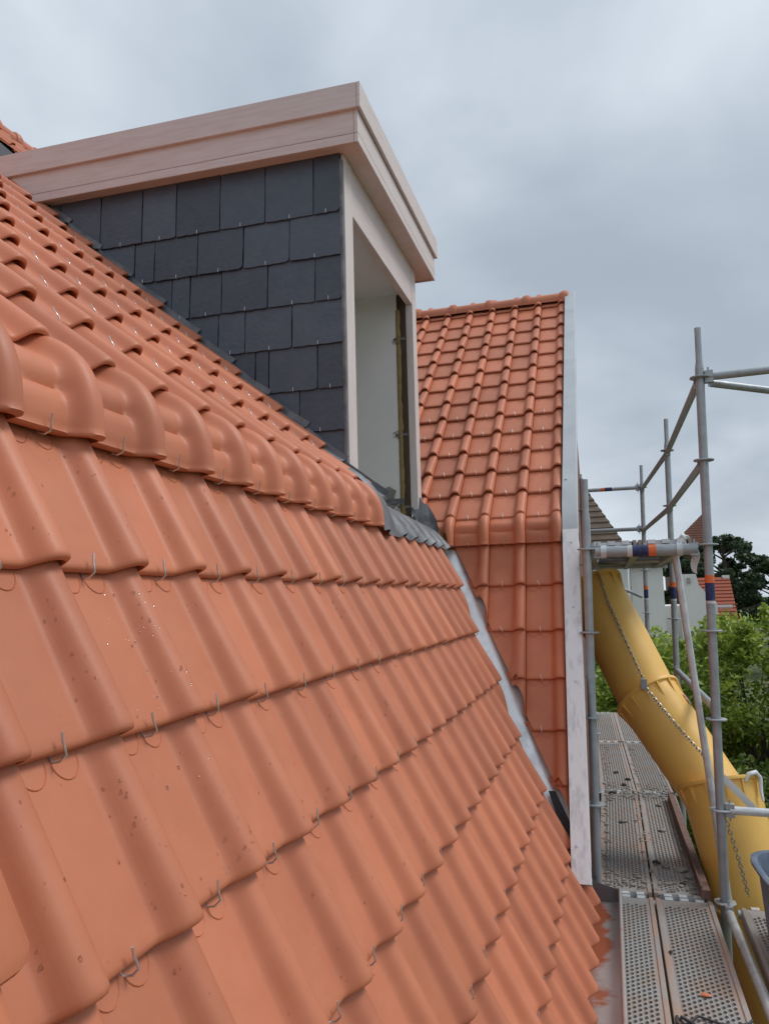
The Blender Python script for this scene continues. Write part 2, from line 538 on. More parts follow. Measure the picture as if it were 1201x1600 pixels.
def cut_copy(me, M, planes):
    """copy of a mesh cut by world planes (point, normal): the side the normal points to is dropped"""
    bm = bmesh.new(); bm.from_mesh(me)
    Mi = M.inverted()
    for (p, n) in planes:
        lp = Mi @ Vector(p); ln = (Mi.to_3x3() @ Vector(n)).normalized()
        res = bmesh.ops.bisect_plane(bm, geom=list(bm.verts) + list(bm.edges) + list(bm.faces), plane_co=lp, plane_no=ln, clear_outer=True)
        edges = [g for g in res['geom_cut'] if isinstance(g, bmesh.types.BMEdge) and g.is_valid and len(g.link_faces) == 1 and all(v.co.y > .001 for v in g.verts)]
        if edges:                                   # close the sawn edge down to the batten
            ex = bmesh.ops.extrude_edge_only(bm, edges=edges)
            for g in ex['geom']:
                if isinstance(g, bmesh.types.BMVert):
                    g.co = g.co - ln * .001
                    g.co.z = min(g.co.z, -.012) - .020
    if len(bm.faces) == 0:
        bm.free(); return None
    nm = bpy.data.meshes.new(me.name)
    bm.to_mesh(nm); bm.free()
    nm.materials.append(me.materials[0]) if not nm.materials else None
    nm.polygons.foreach_set('use_smooth', [True] * len(nm.polygons))
    nm.set_sharp_from_angle(angle=R(50))
    return nm


def put_tile(name, me, M, parent, planes=(), clip=True, s=1.0):
    M = jit(M, s)
    use = me
    if planes:
        cs = [M @ Vector(c) for c in ((-W, 0, 0), (0, 0, 0), (-W, .36, 0), (0, .36, 0), (-W, 0, .04), (0, 0, .04))]
        cutters = []
        for (p, n) in planes:
            d = [(c - Vector(p)).dot(Vector(n)) for c in cs]
            if min(d) > 0: return None
            if max(d) > 0: cutters.append((p, n))
        if cutters:
            use = cut_copy(me, M, cutters)
            if use is None: return None
            if clip:
                q = M @ Vector((-.155, 0, 0))
                if any((q - Vector(p)).dot(Vector(n)) > 0 for p, n in cutters): clip = False
    o = link(name, use, parent, M)
    if clip:
        link('tile_clip', ME_C, parent, M @ Matrix.Translation((-.155 + rnd.uniform(-.006, .006), 0, 0)) @ Matrix.Rotation(R(rnd.uniform(-12, 12)), 4, 'Z'))
    return o


# roof boarding (dark membrane under the tiles), set 5 cm below the tile tails
def board(name, P, across, up, a0, a1, s0, s1, mat=BITUMEN, off=-.055, th=.03):
    M = slope_frame(P, across, up)
    m = MB(); m.box(a0, a1, s0, s1, off - th, off)
    return m.build(name, mat, house, M=M)


PM0 = Vector((MX, MY, MZ)); PMU = Vector((MUX, MY, MUZ))
PW0 = Vector((WX, WY, WZ)); PWU = Vector((WX, WUY, WUZ))
VAL_P = Vector((MX, WY, 0)); VAL_C = MX + WY            # valley: x + y = const
main_lower = board('main_lower_slope', PM0, YV, UP_ML, -2.2, 3.45, -7 * GL + .03, -.02)
main_upper = board('main_upper_slope', PMU, YV, UP_MU, -2.2, DY0 - MY - .05, 0, 9.2)
board('roof_boarding', PMU, YV, UP_MU, DY1 - MY + .02, 12.0, 2.6, 9.2)
wing_lower = board('wing_lower_slope', PW0, XV, UP_WL, -.80, .02, -6.4 * GL, -.02, off=-.085)
wing_upper = board('wing_upper_slope', PWU, XV, UP_WU, -6.5, .02, -.02, 13.55 * GW)

n_val_main = Vector((1, 1, 0)).normalized()
val_main_cut = (Vector((MX, WY - 0.115, 0)), n_val_main)               # main tiles stop here
val_wing_cut = (Vector((MX + 0.085, WY, 0)), -n_val_main)              # wing tiles start here

low_cut = (Vector((-.576, 4.905, 0)), Vector((.15, .38, 0)).normalized())     # below the verge foot the main tiles run on
# main lower slope courses
for K in range(1, 8):
    for j in range(-3, 19):
        P = PM0 + YV * (W * j) - UP_ML * (GL * K)
        M = slope_frame(P, YV, UP_ML)
        put_tile('roof_tile', ME_L, M, main_lower, [val_main_cut if K < 5 else low_cut])
# main angle-tile course up to the dormer
for j in range(-3, 11):
    P = PM0 + YV * (W * j)
    M = frame_matrix(P, YV, -XV, ZV)
    put_tile('angle_tile', ME_KM, M, main_upper, [(Vector((0, DY0 - .22, 0)), Vector((0, 1, 0)))] if j > 8 else (), clip=False, s=.6)
    if j < 10:
        Mc = slope_frame(P + XV * .012, YV, Vector((-.05, 0, 1)).normalized())
        link('tile_clip', ME_C, main_upper, Mc @ Matrix.Translation((-.145, 0, 0)))
# main upper slope courses in front of the dormer
cheek_cut = (Vector((0, DY0 - .045, 0)), Vector((0, 1, 0)))
for n in range(0, 12):
    for j in range(-3 if n < 2 else n - 4, 13):
        P = PMU + YV * (W * j - .0225) + UP_MU * (GU * n)
        M = slope_frame(P, YV, UP_MU)
        put_tile('roof_tile', ME_U, M, main_upper, [cheek_cut])
# the strip of main roof seen beyond the dormer, up to its ridge
n_top = 27
for n in range(n_top - 15, n_top):
    for j in range(26, 38):
        P = PMU + YV * (W * j) + UP_MU * (GU * n)
        put_tile('roof_tile', ME_U, slope_frame(P, YV, UP_MU), main_upper, clip=False)

# wing
verge_cut = (Vector((GABLE_X - .04, 0, 0)), Vector((1, 0, 0)))
for K in range(1, 8):
    for m_ in range(0, 5):
        P = PW0 - XV * (W * m_) - UP_WL * (GL * K)
        put_tile('roof_tile', ME_L, slope_frame(P, XV, UP_WL), wing_lower, [val_wing_cut])
for m_ in range(0, 5):
    P = PW0 - XV * (W * m_)
    put_tile('angle_tile', ME_KW, frame_matrix(P, XV, YV, ZV), wing_upper, [(Vector((MX - .03, WY, 0)), -n_val_main)], clip=False, s=.6)
    if m_ < 3:
        link('tile_clip', ME_C, wing_upper, slope_frame(P - YV * .012, XV, Vector((0, .05, 1)).normalized()) @ Matrix.Translation((-.145, 0, 0)))
for n in range(0, 14):
    for m_ in range(0, 8 if n > 3 else 7):
        P = PWU - XV * (W * m_) + UP_WU * (GW * n)
        put_tile('roof_tile', ME_W, slope_frame(P, XV, UP_WU), wing_upper, [(Vector((MX - .07 - (WUY - WY), WUY, 0)), -n_val_main)] if n < 4 else (), clip=n < 6)


def ridge_tile_mesh(L, r):
    m = MB()
    prof = [(math.cos(R(a)), math.sin(R(a))) for a in range(-20, 201, 20)]
    rows = []
    for x, k in ((0, .94), (L - .085, 1.0), (L - .08, 1.14), (L - .06, 1.26), (L - .025, 1.26), (L - .004, 1.16), (L, 1.0), (L, .8)):
        rows.append([(x, c * r * k, s * r * k) for c, s in prof])
    return grid_mb(rows).mesh('ridge_tile', TILE, smooth=40)


ME_R = ridge_tile_mesh(.42, .082)
RP = PWU + UP_WU * (13.3 * GW)
for i in range(8):
    link('ridge_tile', ME_R, wing_upper, jit(Matrix.Translation((WX + .03 - .41 * (i + 1), RP.y + .02, RP.z + .015)), 1.5))
RM = PMU + UP_MU * (n_top * GU)
for i in range(8):
    M = Matrix.Translation((RM.x - .03, 7.9 + .41 * i, RM.z + .01)) @ Matrix.Rotation(R(90), 4, 'Z') @ Matrix.Scale(1.4, 4)
    link('ridge_tile', ME_R, main_upper, M)

# far slope of the wing, house body
m = MB()
m.prism([(WX - 6.3, RP.y + .02, RP.z - .03), (WX - .05, RP.y + .02, RP.z - .03), (WX - .05, RP.y + 3.6, RP.z - 3.2), (WX - 6.3, RP.y + 3.6, RP.z - 3.2)], (0, -.02, -.05))
m.build('wing_back_slope', TILE, house)
m = MB()
gx = GABLE_X - .09
m.prism([(gx, 4.75, GROUND), (gx, 4.75, -1.45), (gx, WY + .06, WZ - .1), (gx, RP.y, RP.z - .15), (gx, RP.y + 3.4, RP.z - 3.3), (gx, RP.y + 4.2, GROUND)], (-.25, 0, 0))
m.build('gable_wall', BRICK, house)
m = MB(); m.box(-.55, -.32, -3, 4.8, GROUND, -1.75)
m.build('front_wall', BRICK, house)

# valley flashing: two leaves of bright metal folded along the valley
m = MB()
top_v = Vector((MX, WY, MZ))
bot_v = Vector((MX + 2.05 * math.cos(AL), WY - 2.05 * math.cos(AL), MZ - 2.05 * math.sin(AL)))
nm_ = Vector((math.sin(AL), 0, math.cos(AL))); nw_ = Vector((0, -math.sin(AL), math.cos(AL)))
off = (nm_ + nw_).normalized() * -.042
rows = []
for i in range(13):
    t = i / 12
    p = top_v.lerp(bot_v, t) + off
    row = []
    for d, hh in ((-.19, -.022), (-.135, -.014), (-.115, .001), (-.02, .001), (0, .004), (.02, -.002), (.085, -.006), (.105, -.024), (.21, -.026)):
        if d <= 0: q = p + Vector((0, d, 0)) + nm_ * hh
        else: q = p + Vector((-d * 0 + d, 0, 0)) * -1 + Vector((0, 0, 0)) if False else p + Vector((d * 1.0, 0, 0)) + nw_ * hh
        wob = (noise.noise(Vector((t * 9, d * 12, 3))) * .003)
        q = q + (nm_ if d <= 0 else nw_) * wob
        q.x = min(q.x, -.20)
        row.append(q)
    rows.append(row)
# the leaf on the wing side runs along +x from the valley line
grid_mb(rows).build('valley_flashing', VALM, house, smooth=60)
# black membrane strip showing at the foot of the valley
m = MB()
p0 = top_v.lerp(bot_v, .80) + nw_ * .004; p1 = top_v.lerp(bot_v, 1.02) + nw_ * .004
m.prism([p0 + Vector((.03, 0, 0)), p1 + Vector((.0, 0, 0)), p1 + Vector((.10, 0, 0)), p0 + Vector((.07, 0, 0))], nw_ * .004)
m.build('membrane_strip', BITUMEN, house)

# verge strips along the gable edge of the wing
def verge(name, path, mat, lift=.046):
    x0, x1 = WX + .004, GABLE_X
    m = MB(); n = len(path)
    pts = [Vector((0, a, b)) for a, b in path]
    rows = []
    for i, p in enumerate(pts):
        t = (pts[min(i + 1, n - 1)] - pts[max(0, i - 1)]).normalized()
        nr = Vector((0, -t.z, t.y)) if True else None
        if nr.y > 0: nr = -nr
        a = p + nr * lift
        b = p - nr * .05
        rows.append([(x0, (p - nr * .02).y, (p - nr * .02).z), (x0, a.y, a.z), (x0 + .004, a.y, a.z), (x1 - .003, a.y, a.z), (x1, (a - nr * .003).y, (a - nr * .003).z), (x1, b.y, b.z), (x1 - .03, b.y, b.z)])
    return grid_mb(rows).build(name, mat, house, smooth=30)


up_path = [(RP.y + .03, RP.z + .06), (RP.y - .5, RP.z + .06 - .53 * math.tan(AWU)), (WUY + .30, WUZ + .30 * math.tan(AWU) + .005), (WUY + .03, WUZ + .035), (WY + .02, WZ + .07), (WY - .015, WZ - .01)]
lo_path = [(WY + .012, WZ + .055), (WY - .018, WZ - .01), (WY - .018 - .4 * math.cos(AL), WZ - .01 - .4 * math.sin(AL)), (WY - .018 - 2.12 * math.cos(AL), WZ - .01 - 2.12 * math.sin(AL))]
v1 = verge('verge_strip', up_path, ALUG)
v2 = verge('verge_strip', lo_path, ALU, .050)
v1['label'] = 'dull grey upper verge strip'
v2['label'] = 'bright mill-finish lower verge strip'


def screw(P, nr, parent):
    m = MB()
    m.tube([Vector((0, 0, -.002)), Vector((0, 0, .003))], [.009, .008], 12)
    m.tube([Vector((0, 0, .003)), Vector((0, 0, .007))], [.005, .0045], 6)
    q = nr.to_track_quat('Z', 'Y').to_matrix().to_4x4()
    m.build('screw', GALVB, parent, M=Matrix.Translation(P) @ q, smooth=40)


for d in (.03, .5, .99, 1.93):
    screw(Vector((WX + .06 if d < 1.9 else WX + .035, WY - .018 - d * math.cos(AL), WZ - .01 - d * math.sin(AL))) + nw_ * .0515, nw_, v2)
for d in (.35, 1.6, 2.6):
    screw(Vector((WX + .03, WUY + d * math.cos(AWU), WUZ + .01 + d * math.sin(AWU))) + Vector((0, -math.sin(AWU), math.cos(AWU))) * .047, Vector((0, -math.sin(AWU), math.cos(AWU))), v1)

# gutter along the eaves, with its end cap
gy1 = 5.0
m = MB()
prof = [(-.23, -1.66), (-.228, -1.785), (-.205, -1.788), (-.045, -1.788), (-.036, -1.782), (-.033, -1.715)]
inner = [(x, z) for x, z in prof]
rows = [[(x, yy, z) for x, z in prof] for yy in np.linspace(-1.5, gy1, 14)]
m = grid_mb(rows)
m.tube([(-.026, -1.5, -1.708), (-.026, gy1, -1.708)], .0105, 10)
gut = m.build('gutter', GUTTER, house, smooth=40)
m = MB()
m.prism([(x, gy1, z) for x, z in prof], (0, .003, 0))
m.build('end_cap', ZINC, gut)

# half-round verge tiles at the near end of the main slope
vt = MB()
rows = []
for y, r in ((0, .102), (.004, .11), (.02, .115), (.2, .095), (.46, .075)):
    rows.append([(math.cos(R(a)) * r, y, math.sin(R(a)) * r) for a in range(-10, 191, 20)])
ME_V = None
rows.insert(0, [(p[0] * .84, .002, p[2] * .84) for p in rows[0]])
rows.insert(0, [(p[0] * .84, .05, p[2] * .84) for p in rows[1]])
ME_V = grid_mb(rows).mesh('verge_tile', TILE, smooth=45)
for i, s in enumerate((.10, .44, .875, 1.31, 1.75)):
    P = Vector((MX, .655 + (.075 if i < 2 else .03) + (0.03 if i == 2 else 0), MZ)) - UP_ML * s + nm_ * .015
    link('verge_tile', ME_V, main_lower, slope_frame(P, YV, UP_ML) @ Matrix.Rotation(R(4), 4, 'X'))

# ------------------------------------------------------------------ dormer
def clipx(z):   # x of the roof surface at height z (cheek bottom)
    return MUX - (z - MUZ - .02) / math.tan(AU)


# cheek carcass: the walls that carry the slates
m = MB()
yb = DY0 + .012
m.prism([(DX - .02, yb, .52), (DX - .02, yb, 2.52), (clipx(2.52) - .1, yb, 2.52)], (0, .10, 0))
dorm = m.build('dormer', BITUMEN, house)
dorm['label'] = 'flat-roofed dormer with slate cheek, primed fascia and empty window opening'
m = MB()
m.prism([(DX - .02, DY1, .40), (DX - .02, DY1, 2.52), (clipx(2.52) - .1, DY1, 2.52)], (0, -.11, 0))
m.build('far_cheek', BITUMEN, dorm)

rows_s = [(2.60, 2.171, [-1.479, -1.775, -2.06, -2.346, -2.576, -2.866, -3.16]), (2.171, 1.917, [-1.627, -1.913, -2.206, -2.491, -2.626]),
          (1.917, 1.663, [-1.476, -1.763, -2.052, -2.255, -2.373]), (1.663, 1.415, [-1.618, -1.904, -2.073]), (1.415, 1.164, [-1.469, -1.76, -1.842]),
          (1.164, .926, [-1.578]), (.926, .687, [])]
RX = -1.318
for zt, zb, xs in rows_s:
    edges = [RX] + xs
    xl_min = clipx(zb) + .0
    i = 0
    lst = []
    for k in range(len(edges)):
        x1 = edges[k]
        x0 = edges[k + 1] if k + 1 < len(edges) else -9
        lst.append((x0, x1))
    for x0, x1 in lst:
        gap = .0032
        x1g, x0g = x1 - gap, max(x0 + gap, x1 - .42)
        zt_ = zt + .03
        if clipx(zt_) > x1g - .01: continue
        poly = [(x0g, zb + rnd.uniform(0, .004))]
        nb = 9
        for q in range(1, nb):
            poly.append((x0g + (x1g - x0g) * q / nb, zb + rnd.uniform(-.0028, .0028)))
        cr_ = rnd.choice((.004, .006, .014)) if rnd.random() < .8 else .024
        poly += [(x1g - cr_, zb), (x1g - cr_ * .25, zb + cr_ * .3), (x1g, zb + cr_)]
        poly += [(x1g + rnd.uniform(-.0016, .0016), zb + (zt_ - zb) * q / 4) for q in (1, 2, 3)] + [(x1g, zt_), (x0g, zt_)]
        poly += [(x0g + rnd.uniform(-.0016, .0016), zb + (zt_ - zb) * q / 4) for q in (3, 2, 1)]
        t_ = .006
        dy_ = rnd.uniform(-.002, .002); sk = rnd.uniform(-.004, .004)
        m = MB()
        m.prism([(x, DY0 + .006 - .014 * (zt_ - z) / (zt_ - zb) + dy_ + sk * (x - x0g), z) for x, z in poly], (0, -t_, 0))
        me = m.mesh('slate', SLATE)
        bm = bmesh.new(); bm.from_mesh(me)
        rl = Vector((-math.sin(AU), 0, -math.cos(AU)))
        bmesh.ops.bisect_plane(bm, geom=list(bm.verts) + list(bm.edges) + list(bm.faces), plane_co=(MUX, 0, MUZ + .02), plane_no=rl, clear_outer=True)
        bm.to_mesh(me); bm.free()
        link('slate', me, dorm)
        if clipx(zb) < x0g + .10 and x0 > -8:
            xc = (x0g + x1g) / 2 + rnd.uniform(-.01, .01)
            h = MB()
            h.tube([(xc, DY0 - .004, zb + .004), (xc, DY0 - .014, zb - .006), (xc, DY0 - .0195, zb - .001), (xc, DY0 - .0185, zb + .020)], .0014, 6)
            h.build('slate_hook', WIRE, dorm, smooth=60)

# soffit, fascia boards and upper band, mitred at the corners
FY0, FY1, FX = 3.885, 5.89, -1.185
ZS = 2.520
box_obj('soffit', -4.1, FX - .024, FY0 + .026, FY1 - .026, ZS - .004, ZS + .014, PRIMER, dorm, 0)
def board_obj(name, x0, x1, y0, y1, z0, z1, mat=PRIMER, bev=.003):
    return box_obj(name, x0, x1, y0, y1, z0, z1, mat, dorm, bev)
zgr = ZS + .042
board_obj('fascia_board', -4.1, FX - .0235, FY0, FY0 + .024, zgr + .003, 2.735)
board_obj('fascia_lip', -4.1, FX - .0235, FY0 - .001, FY0 + .026, ZS - .01, zgr)
board_obj('fascia_board', FX - .022, FX, FY0 - .0005, FY1, zgr + .003, 2.735)
board_obj('fascia_lip', FX - .022, FX + .001, FY0 - .0015, FY1, ZS - .01, zgr)
board_obj('fascia_board', -4.1, FX - .0235, FY1 - .024, FY1 - .0005, ZS - .01, 2.735)
board_obj('roof_edge_band', -4.35, FX + .0015, FY0 - .022, FY0 + .01, 2.70, 2.848)
board_obj('roof_edge_band', FX + .003, FX + .022, FY0 - .0225, FY1 + .022, 2.70, 2.848)
board_obj('roof_edge_band', -4.35, FX + .0015, FY1 - .01, FY1 + .0215, 2.70, 2.848)
m = MB(); m.box(-5.5, FX - .01, FY0 + .012, FY1 - .012, 2.738, 2.83)
m.build('flat_roof', BITUMEN, dorm)
# front frame
JY0, JY1 = DY0 + .012, DY1 - .015
board_obj('jamb', DX - .07, DX, JY0, JY0 + .145, .56, ZS - .006, PRIMERV)
board_obj('jamb', DX - .055, DX, JY1 - .115, JY1, .47, ZS - .006, PRIMERV)
board_obj('window_head', DX - .05, DX - .0025, JY0 + .147, JY1 - .117, 2.215, ZS - .006, PRIMER)
box_obj('corner_lead', DX - .022, DX - .006, DY0 - .012, JY0 - .0015, .66, 2.47, LEAD, dorm, .002)
# what shows behind the frame: raw timber, foam line, plastered reveal
iy = DY1 - .145
box_obj('raw_timber', DX - .110, DX - .057, iy + .002, iy + .045, .44, 2.30, RAWWOOD, dorm, .002)
rows = []
for i in range(60):
    z = .62 + i * (1.56 / 59)
    w = .018 + .014 * noise.noise(Vector((z * 9, 0, 1))) + .008 * noise.noise(Vector((z * 31, 0, 5)))
    rows.append([(DX - .110 - .02 + .0, iy - .002, z), (DX - .110 - w * .2, iy - .010, z), (DX - .110 + w * .8, iy - .001, z)])
grid_mb(rows).build('foam_seam', FOAM, dorm, smooth=60)
for zz in (1.95, 1.22, .68):
    m = MB(); m.box(DX - .15, DX - .06, iy - .004, iy - .001, zz - .009, zz + .009)
    m.build('fixing_strap', ZINC, dorm)
    rp = MB()
    for q in range(7):
        a = rnd.uniform(0, 6.28); l = rnd.uniform(.02, .05)
        x_ = DX - .145 + rnd.uniform(-.03, .03); z_ = zz + rnd.uniform(-.02, .02)
        rp.tube([(x_, iy - .004, z_), (x_ + math.cos(a) * l, iy - .008, z_ + math.sin(a) * l)], .0016, 4)
    rp.build('plaster_mesh_wire', RAWWOOD, dorm)
# room inside
m = MB(); m.box(-3.3, DX - .122, iy, iy + .03, -.2, 2.36); m.build('room_wall', PLASTER, dorm)
m = MB(); m.box(-3.3, DX - .075, DY0 + .115, DY0 + .14, -.2, 2.36); m.build('room_wall', PLASTER, dorm)
m = MB(); m.box(-3.33, -3.3, DY0 + .1, DY1, -.2, 2.36); m.build('room_wall', PLASTER, dorm)
m = MB(); m.box(-3.3, DX - .09, DY0 + .13, iy + .02, 2.30, 2.34); m.build('ceiling_panel', PLASTER, dorm)
m = MB(); m.box(-1.95, -1.75, DY0 + .14, iy, 2.16, 2.30); m.build('ceiling_beam', PLASTER, dorm)
m = MB(); m.box(-3.3, -1.32, DY0 + .1, DY1, .30, .36); m.build('room_floor', MORTAR, dorm)
# broken plaster and an old lead tongue at the sill
for q in range(6):
    bm = bmesh.new(); bmesh.ops.create_icosphere(bm, subdivisions=2, radius=1)
    for v in bm.verts:
        v.co *= 1 + .5 * noise.noise(v.co * 1.6 + Vector((q * 9, 1, 2)))
        v.co = Vector((v.co.x * .05, v.co.y * .022, v.co.z * .05))
    me = bpy.data.meshes.new('plaster_lump'); bm.to_mesh(me); bm.free(); me.materials.append(MORTAR)
    link('plaster_lump', me, dorm, Matrix.Translation((DX - .16 - rnd.uniform(0, .10), iy - .008, .60 + q * .035)))
m = MB(); m.box(DX - .35, DX - .10, iy - .03, iy - .022, .70, .74); m.build('lead_tongue', LEAD, dorm, M=Matrix.Translation((0, 0, .0)))

# lead soakers along the cheek: short overlapping folded pieces
up_p = UP_MU
nU = Vector((math.sin(AU), 0, math.cos(AU)))
step = .30
for i in range(11):
    s0 = -.10 + i * step
    rows = []
    for k in range(7):
        s = s0 + (step + .03) * k / 6
        c = Vector((MUX, 0, MUZ)) + up_p * s
        lift = .004 + .030 * (1 - k / 6) ** 1.6 + .004 * noise.noise(Vector((s * 6, i, 0)))
        wob = .010 * noise.noise(Vector((s * 5, i * 3.1, 2)))
        row = []
        for (yo, h) in ((-.052 + wob, lift - .004), (-.048 + wob, lift + .002), (-.032, lift + .006), (-.022, lift + .010), (-.0195, lift + .022), (-.019, lift + .040 + wob * .4), (-.013, lift + .040 + wob * .4)):
            q = c + nU * h + Vector((0, DY0 + yo, 0))
            row.append(q)
        rows.append(row)
    grid_mb(rows).build('lead_soaker', LEAD, dorm, smooth=50)

# apron flashing dressed over the rolls under the opening
def roll_h(y):
    t = ((y - MY) / W) % 1.0
    u = t * W
    return float(np.interp(u, PU, PH))


path = [(-1.345, .615), (-1.30, .60), (-1.23, .565), (-1.17, .515), (-1.125, .455), (-1.095, .395), (-1.078, .345)]
rows = []
ys = np.linspace(DY0 + .02, DY1 - .26, 150)
for y in ys:
    row = []
    k = (y - ys[0]) / (ys[-1] - ys[0])
    for i, (x, z) in enumerate(path):
        f_ = (i / (len(path) - 1)) ** 2
        h = roll_h(y) * f_ * .8 + .004 * noise.noise(Vector((y * 7, i * .8, 4)))
        row.append((x + h * .8 + .010, y, z + h * .5 - .05 * k * (1 - f_) - (.012 * math.sin(y * 25) * f_ * .5)))
    rows.append(row)
ap = grid_mb(rows).mesh('apron_flashing', LEAD, smooth=60)
link('apron_flashing', ap, dorm)
# lead saddle closing the end of the angle-tile row
path2 = [(-1.26, .66), (-1.21, .622), (-1.17, .585), (-1.13, .535), (-1.10, .47), (-1.082, .41), (-1.072, .36), (-1.066, .335)]
rows = []
for q, y in enumerate(np.linspace(DY0 - .235, DY0 + .075, 12)):
    row = []
    for i, (x, z) in enumerate(path2):
        b_ = .038 * math.exp(-((y - (DY0 - .19)) / .06) ** 2)
        h = b_ + .006 * noise.noise(Vector((y * 12, i, 9))) + .004
        row.append((x + h * .85, y + .01 * noise.noise(Vector((i * 2, q * .3, 7))), z + h * .45))
    rows.append(row)
grid_mb(rows).build('lead_saddle', LEAD, dorm, smooth=60)
# crumpled lead lining where the dormer meets the head of the valley
cA = [(-1.31, 5.47, .60), (-1.269, 5.44, .506), (-1.183, 5.38, .426), (-1.10, 5.33, .365)]
cB = [(-1.36, 5.64, .80), (-1.325, 5.62, .732), (-1.22, 5.58, .640), (-1.115, 5.44, .425)]
rows = []
for q in range(19):
    t = q / 18 * 3; k_ = min(2, int(t)); f_ = t - k_
    a = Vector(cA[k_]).lerp(Vector(cA[k_ + 1]), f_); b = Vector(cB[k_]).lerp(Vector(cB[k_ + 1]), f_)
    row = []
    for i in range(12):
        s = i / 11
        p = a.lerp(b, s)
        sag = -.06 * math.sin(math.pi * min(1, s * 1.25)) * (1 - q / 26)
        lip = .035 * max(0, s - .8) / .2
        p += Vector((.3 * sag, 0, sag + lip)) + Vector((1, 0, .6)) * (.014 * noise.noise(Vector((q * .45, i * .6, 5))) + .008 * noise.noise(Vector((q * 1.1, i * 1.2, 8))))
        row.append(p)
    row.append(row[-1] + Vector((-.015, .01, -.05)))
    rows.append(row)
grid_mb(rows).build('valley_lining', LEAD, dorm, smooth=60)

# ------------------------------------------------------------------ rain drops on the near tiles
m = MB()
ico = bmesh.new(); bmesh.ops.create_icosphere(ico, subdivisions=1, radius=1)
iv = [v.co.copy() for v in ico.verts]; iff = [tuple(v.index for v in f.verts) for f in ico.faces]; ico.free()
tilt = .0235 / GL
for _ in range(620):
    K = rnd.choice((1, 1, 2, 2, 2, 3, 3, 3, 4)); j = rnd.choice((-1, 0, 0, 1, 1, 2, 2, 3, 4, 5, 6))
    u = rnd.choice((rnd.uniform(.02, .24), rnd.gauss(.18, .02), rnd.gauss(.18, .02)))
    if u < .012 or u > .24: continue
    y = rnd.uniform(.02, GL - .04)
    h = float(np.interp(u, PU, PH)) * (1.17 - .30 * y / GL) - tilt * y
    r = rnd.choice((.0010, .0013, .0016, .0022, .003))
    P = PM0 + YV * (W * j) - UP_ML * (GL * K)
    M = slope_frame(P, YV, UP_ML)
    el = rnd.uniform(1, 1.7)
    m.add([M @ Vector((u - W + v.x * r, y + v.y * r * el, h + v.z * r * .55 + .0003)) for v in iv], iff)
o = m.build('rain_drops', WATER, None, smooth=80, fix=False)
tag(o, 'small clear rain drops beaded on the nearest orange tiles', 'water drops', kind='stuff')

# ------------------------------------------------------------------ ground
m = MB(); m.add([(-400, -400, GROUND), (400, -400, GROUND), (400, 900, GROUND), (-400, 900, GROUND)], [(0, 1, 2, 3)])
tag(m.build('ground', GRASS, None), kind='structure')

# ------------------------------------------------------------------ scaffold
scaf = empty('scaffold', (0.2, 5.15, GROUND), 'galvanised tube scaffold with perforated steel decks along the house', 'scaffold')
LEAN = .021
DZ = -1.80
ROS = [1.335 - .5215 * k for k in range(0, 14)]


def rosette_mesh():
    m = MB(); n = 24
    prof = [(.030, -.005), (.058, -.005), (.063, -.003), (.063, .003), (.058, .005), (.030, .005)]
    vs = []; fs = []
    for k in range(n):
        a = 2 * math.pi * k / n
        sc = 1 - .07 * (0.5 + .5 * math.cos(4 * a)) ** 4
        for i, (r, z) in enumerate(prof):
            rr = r * (sc if i in (1, 2, 3, 4) else 1)
            vs.append((rr * math.cos(a), rr * math.sin(a), z))
    p = len(prof)
    for k in range(n):
        for i in range(p):
            a = k * p + i; b = k * p + (i + 1) % p
            c = ((k + 1) % n) * p
            fs.append((a, b, c + (i + 1) % p, c + i))
    m.add(vs, fs)
    return m.mesh('rosette', GALV, smooth=35)


ME_ROS = rosette_mesh()


def standard(x, y, ztop, zbot=GROUND, sticker=True, mat=GALV, lean=LEAN):
    def px(z): return x + lean * (z - DZ)
    m = MB()
    zs_ = ztop - .26
    m.tube([(px(zbot), y, zbot), (px(zs_ - .03), y, zs_ - .03), (px(zs_), y, zs_)], [.0265, .0265, .0265], 18)
    m.tube([(px(zs_), y, zs_), (px(zs_ + .05), y, zs_ + .05), (px(ztop), y, ztop)], [.0262, .0195, .0195], 16)
    s = m.build('standard', mat, scaf, smooth=40)
    tl = Matrix.Rotation(math.atan(lean), 4, 'Y')
    for z in ROS:
        if z < ztop - .1 and z > zbot:
            link('rosette', ME_ROS, s, Matrix.Translation((px(z), y, z)) @ tl)
    if sticker:
        for z0, z1, mt, nm in ((.058, .105, ORANGE, 'orange_tape'), (-.048, .058, NAVY, 'navy_tape'), (-.066, -.050, WHITE, 'white_tape')):
            t = MB(); t.tube([(px(z0), y, z0), (px(z1), y, z1)], .0274, 18, cap=False)
            t.build(nm, mt, s, smooth=40)
    return s


P1 = (.558, 5.15); P2 = (.540, 7.72); P3 = (.415, 10.3)
standard(*P1, 1.655)
standard(*P2, 1.635)
standard(*P3, 1.615)
standard(-.158, 5.15, .74, sticker=False, lean=.021)
standard(-.19, 7.72, 1.12, sticker=False, lean=.0)
standard(-.30, 10.3, 1.55, sticker=False, lean=.012)
standard(.60, 2.58, .45, sticker=False)
standard(1.30, 5.10, 1.655, sticker=False)


def px1(P, z): return P[0] + LEAN * (z - DZ)


